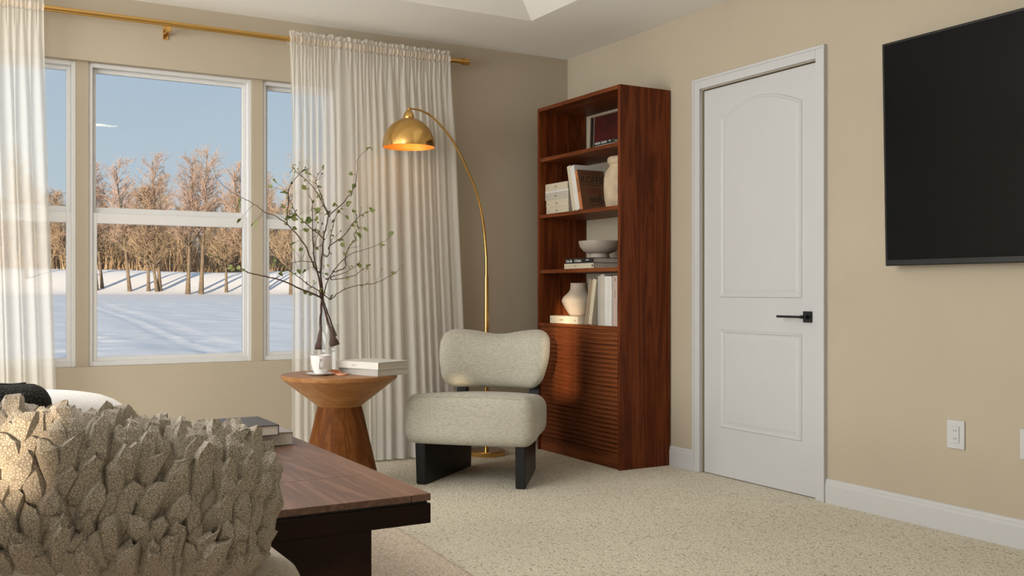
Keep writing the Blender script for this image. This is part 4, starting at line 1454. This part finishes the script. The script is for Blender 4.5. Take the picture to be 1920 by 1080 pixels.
# ends
for s in (-1, 1):
    for iz in range(6 if s > 0 else 3):
        for iy in range(5 if s > 0 else 4):
            y = -PHY + 0.02 + (iy + rnd.uniform(-.2, .2)) * 0.036
            zz = 0.012 + (iz + rnd.uniform(-.2, .2)) * (0.038 if s > 0 else 0.07)
            petal_at(Vector((s * (PHX + 0.02), y, zz)), 0.08, 0.9)
            npet += 1

# white round cushion and black knit cushion behind it
wc = thing('cushion', 'smooth white rounded cushion behind the petal cushion', 'cushion', (0.172, 2.215, 0.500))
bm = bmesh.new()
def wdef(v):
    u = v.x / 0.19
    v.z *= 1 - 0.30 * min(1, u * u)
    v.z += 0.0
    return v
rounded_box(bm, 0.19, 0.075, 0.130, 0.073, 12, wdef, (0, 0, 0.130))
cb = finish(bm, 'cushion_body', M['white_cloth'], wc, smooth='all')
kc = thing('cushion', 'black open-knit cushion behind the petal cushion', 'cushion', (-0.068, 2.03, 0.500))
bm = bmesh.new()
def kdef(v):
    v.z += 0.008 * math.sin(v.x * 16) * smoothstep(0, 0.13, v.z)
    v.z += 0.012 * smoothstep(0.17, 0.25, abs(v.x)) * smoothstep(0, 0.13, v.z)
    return v
rounded_box(bm, 0.25, 0.050, 0.143, 0.048, 14, kdef, (0, 0, 0.143))
finish(bm, 'cushion_body', M['black_knit'], kc, smooth='all')
bm = bmesh.new()
tube(bm, [(-0.205 + 0.41 * k / 30, 0.0, 0.143 + kdef(Vector((-0.205 + 0.41 * k / 30, 0, 0.1425))).z) for k in range(31)], 0.003, 6)
finish(bm, 'edge_trim', M['black'], kc, smooth='all')

# ------------------------------------------------------------------ snowy land outside
TR_A, TR_B = Vector((4.71, 17.7)), Vector((6.8, 53.8))
def ground_z(x, y):
    d = math.hypot(x, y)
    z = -0.28 + 0.88 * smoothstep(6, 84, d) * 0.55 + 0.88 * 0.45 * max(0, min(1, (d - 6) / 78))
    z += 2.2 * smoothstep(84, 98, d) + 1.6 * smoothstep(98, 150, d)
    bank = smoothstep(82, 92, d)
    z += bank * 0.5 * noise.noise(Vector((x * 0.06, y * 0.06, 2.0)))
    z += 0.05 * noise.noise(Vector((x * 0.09, y * 0.09, 0))) * smoothstep(10, 25, d)
    return z
def snow_grid(name, xs, ys, fine):
    bm = bmesh.new()
    rows = []
    tr = (TR_B - TR_A).normalized()
    for y in ys:
        row = []
        for x in xs:
            z = ground_z(x, y)
            if fine:
                z += 0.022 * noise.noise(Vector((x * 1.1, y * 0.55, 4))) + 0.02 * noise.noise(Vector((x * 0.3, y * 0.2, 7)))
                rel = Vector((x, y)) - TR_A
                s = rel.dot(tr)
                off = rel.x * tr.y - rel.y * tr.x
                for c in (-0.5, 0.0, 0.28):
                    z -= 0.028 * math.exp(-((off - c + 0.06 * math.sin(s * 0.3)) / 0.085) ** 2)
                # trampled prints
                if 14 < y < 26 and x < 5.6:
                    z -= 0.07 * max(0, noise.noise(Vector((x * 2.2, y * 1.1, 9))) - 0.15)
                edge = min(x - xs[0], xs[-1] - x, y - ys[0], ys[-1] - y)
                z += 0.03 - 0.08 * smoothstep(1.0, 0.0, edge)
            row.append(bm.verts.new((x, y, z)))
        rows.append(row)
    for a, b in zip(rows[:-1], rows[1:]):
        for i in range(len(xs) - 1):
            bm.faces.new((a[i], a[i + 1], b[i + 1], b[i]))
    return finish(bm, name, M['snow'], smooth='all')
def lin(a, b, n):
    return [a + (b - a) * i / n for i in range(n + 1)]
g = snow_grid('ground', lin(-120, 140, 90), [5.54] + lin(7, 60, 20) + lin(62, 110, 32) + lin(115, 240, 14), False)
struct(g, 'flat snow field rising to a wooded bank')
g = snow_grid('ground.001', lin(-3, 17, 130), lin(12.5, 58, 230), True)
struct(g, 'near snow with ski tracks')

def tree_parts(seed, h, lean_, crown, nbr, twigmat, r0=0.15):
    rnd = random.Random(seed)
    bt, bb, bw_ = bmesh.new(), bmesh.new(), bmesh.new()
    tp = []
    x = y = 0.0
    dx, dy = lean_ * math.cos(seed), lean_ * 0.4 * math.sin(seed * 2.1)
    if seed % 2:
        dx = -dx
    n = 9
    for i in range(n):
        f = i / (n - 1)
        tp.append(Vector((dx * f * h + rnd.uniform(-.06, .06) * f, dy * f * h + rnd.uniform(-.06, .06) * f, h * f - 0.25 * (i == 0))))
    tr = [r0 * (1 - 0.88 * i / (n - 1)) + 0.01 for i in range(n)]
    tr[0] *= 1.35
    tube(bt, tp, tr, 7)
    def along(f):
        k = f * (n - 1); i = min(int(k), n - 2); return tp[i].lerp(tp[i + 1], k - i)
    for b in range(nbr):
        f = rnd.uniform(crown, 0.99)
        p = along(f)
        az = rnd.uniform(0, 6.283)
        up_ = rnd.uniform(0.25, 1.0)
        d = Vector((math.cos(az), math.sin(az), up_)).normalized()
        ln = h * (0.10 + 0.17 * (1 - f)) * rnd.uniform(0.7, 1.25)
        pts = [p]
        for s in range(3):
            d = (d + Vector((rnd.uniform(-.3, .3), rnd.uniform(-.3, .3), rnd.uniform(-.05, .3)))).normalized()
            pts.append(pts[-1] + d * ln / 3)
        r = max(0.014, 0.38 * r0 * (1 - f) + 0.012)
        tube(bb, pts, [r, r * 0.75, r * 0.5, r * 0.3], 3, cap=False)
        for t in range(7):
            s = rnd.uniform(0.15, 1.0) * 3
            i = min(int(s), 2)
            q = pts[i].lerp(pts[i + 1], s - i)
            dd = (d + Vector((rnd.uniform(-1, 1), rnd.uniform(-1, 1), rnd.uniform(-.5, .8)))).normalized()
            l2 = ln * rnd.uniform(0.25, 0.55)
            e1 = q + dd * l2 * 0.5
            dd2 = (dd + Vector((rnd.uniform(-.5, .5), rnd.uniform(-.5, .5), rnd.uniform(-.3, .5)))).normalized()
            e2 = e1 + dd2 * l2 * 0.5
            tube(bw_, [q, e1, e2], [0.016, 0.012, 0.009], 3, cap=False)
            for u in range(3):
                d3 = (dd2 + Vector((rnd.uniform(-1, 1), rnd.uniform(-1, 1), rnd.uniform(-.6, .6)))).normalized()
                s0 = q.lerp(e2, rnd.uniform(0.2, 1))
                tube(bw_, [s0, s0 + d3 * l2 * rnd.uniform(0.3, 0.6)], [0.012, 0.008], 3, cap=False)
    out = []
    for bm, nm, mat in ((bt, 'trunk', M['tree_bark']), (bb, 'branches', M['tree_bark']), (bw_, 'twigs', twigmat)):
        bmesh.ops.recalc_face_normals(bm, faces=bm.faces)
        me = bpy.data.meshes.new(nm)
        bm.to_mesh(me); bm.free()
        for p in me.polygons: p.use_smooth = True
        me.materials.append(mat)
        out.append((nm, me))
    return out
KINDS = [tree_parts(1, 11.5, 0.15, 0.28, 95, M['tree_twig']),
         tree_parts(2, 11.0, 0.22, 0.32, 90, M['tree_twig_pink']),
         tree_parts(3, 12.0, 0.04, 0.36, 100, M['tree_twig_pink'], 0.19),
         tree_parts(4, 9.5, 0.2, 0.22, 95, M['tree_twig']),
         tree_parts(5, 10.0, 0.06, 0.22, 105, M['tree_twig']),
         tree_parts(6, 8.0, 0.10, 0.10, 120, M['tree_twig'], 0.10)]
def tree(kind, x, y, s, rz, label, group):
    t = thing('bare_tree', label, 'tree', (x, y, ground_z(x, y) - 0.05), rz, group)
    t.scale = (s * 0.88,) * 3
    for nm, me in KINDS[kind]:
        o = bpy.data.objects.new(nm, me)
        link(o, t)
        if nm == 'twigs':
            o['kind'] = 'stuff'
    return t
a_ = R(29.88)
Fv, Rv = Vector((math.sin(a_), math.cos(a_))), Vector((math.cos(a_), -math.sin(a_)))
rnd = random.Random(5)
front = [(-33.0, 82, 3, .95), (-30.5, 84, 1, .9), (-28.2, 83, 0, 1.0), (-26.0, 82, 3, .9), (-24.6, 81, 1, 1.0), (-24.3, 82, 0, .95), (-22.8, 81.5, 1, 1.05),
         (-21.8, 82, 4, .95), (-21.3, 82, 3, 1.0), (-21.15, 82.4, 1, 1.1), (-19.6, 81, 2, 1.02), (-18.85, 81.5, 2, 1.08), (-17.4, 83, 4, .9),
         (-16.3, 82, 1, 1.05), (-15.85, 82, 0, 1.0), (-15.6, 82.4, 2, .95), (-13.6, 82, 4, 1.0), (-12.3, 83, 0, 1.1), (-11.2, 81.5, 2, 1.1), (-9.0, 83, 1, 1.0), (-6.0, 82, 0, 1.0)]
F_LAB = {2: 'straight thick-trunked bare tree with reddish twigs at the foot of the snowy bank', 4: 'upright slender bare tree with a dense brown crown at the foot of the snowy bank'}
F_DEF = 'slender leaning bare tree at the foot of the snowy bank'
for deg_lat, d, k, s in front:
    # lateral angle in camera degrees -> a place on the bank
    lat = math.tan(R(deg_lat * 0.92)) * d * 1.0
    p = Fv * d + Rv * lat
    tree(k, p.x, p.y, s, rnd.uniform(-0.5, 0.5), F_LAB.get(k, F_DEF), 'bare trees along the foot of the bank')
B_LAB = {5: 'low bushy brown tree in the wood behind the snowy bank', 1: 'tall leaning reddish-twigged tree in the wood behind the snowy bank'}
B_DEF = 'tall bare brown tree in the dense wood behind the snowy bank'
for i in range(74):
    d = rnd.uniform(100, 128)
    lat = rnd.uniform(-0.70, 0.02) * d
    p = Fv * d + Rv * lat
    k = rnd.choice([0, 1, 3, 4, 5, 5])
    tree(k, p.x, p.y, rnd.uniform(0.72, 1.05), rnd.uniform(0, 6.28), B_LAB.get(k, B_DEF), 'bare trees of the wood behind the bank')
# undergrowth along the top of the bank
bm = bmesh.new()
rnd = random.Random(9)
for i in range(7000):
    d = rnd.uniform(99, 118)
    lat = rnd.uniform(-0.80, 0.10) * d
    p = Fv * d + Rv * lat
    z0 = ground_z(p.x, p.y)
    h = rnd.uniform(2.0, 8.5) * (0.7 + 0.5 * noise.noise(Vector((lat * 0.15, 0, 1))))
    q = Vector((p.x, p.y, z0 - 0.1))
    e = Vector((rnd.uniform(-.28, .28), rnd.uniform(-.28, .28), 1)).normalized() * h
    tube(bm, [q, q + e * 0.5 + Vector((rnd.uniform(-.2, .2), 0, 0)), q + e], [0.05, 0.035, 0.015], 3, cap=False)
    for _ in range(2):
        s0 = q + e * rnd.uniform(0.2, 0.9)
        d3 = Vector((rnd.uniform(-1, 1), rnd.uniform(-1, 1), rnd.uniform(0, 1))).normalized()
        tube(bm, [s0, s0 + d3 * rnd.uniform(0.5, 1.4)], [0.028, 0.010], 3, cap=False)
th = finish(bm, 'undergrowth', M['thicket'], smooth='all')
tag(th, 'dense brown undergrowth along the top of the snowy bank', 'undergrowth')
th['kind'] = 'stuff'

# one small thin cloud
nt = NT('thin_cloud')
df = nt.n('BsdfDiffuse'); df.inputs[0].default_value = (0.95, 0.95, 0.95, 1)
tl = nt.n('BsdfTranslucent'); tl.inputs[0].default_value = (0.95, 0.95, 0.95, 1)
m1 = nt.n('MixShader'); m1.inputs[0].default_value = 0.5
tp_ = nt.n('BsdfTransparent'); m2 = nt.n('MixShader'); m2.inputs[0].default_value = 0.30
nt.l(df.outputs[0], m1.inputs[1]); nt.l(tl.outputs[0], m1.inputs[2])
nt.l(tp_.outputs[0], m2.inputs[1]); nt.l(m1.outputs[0], m2.inputs[2]); nt.l(m2.outputs[0], nt.out.inputs[0])
bm = bmesh.new()
for k in range(5):
    c = Vector((-7 + 4.0 * k, 0, 0.35 * math.sin(k * 1.7)))
    ret = bmesh.ops.create_icosphere(bm, subdivisions=3, radius=1.0)
    for v in ret['verts']:
        v.co = Vector((v.co.x * (5.5 - 0.8 * k), v.co.y * 2.5, v.co.z * 1.7 * (1.0 - 0.12 * k) * (0.6 if v.co.z < 0 else 1))) + c
cl = finish(bm, 'cloud', nt.m, smooth='all')
pc_ = Fv * 900 + Rv * (-0.409 * 900)
cl.location = (pc_.x, pc_.y, 0.96 + 0.1655 * 900)
cl.rotation_euler = (0, 0, R(-8))
tag(cl, 'small thin white cloud in the blue sky', 'cloud')
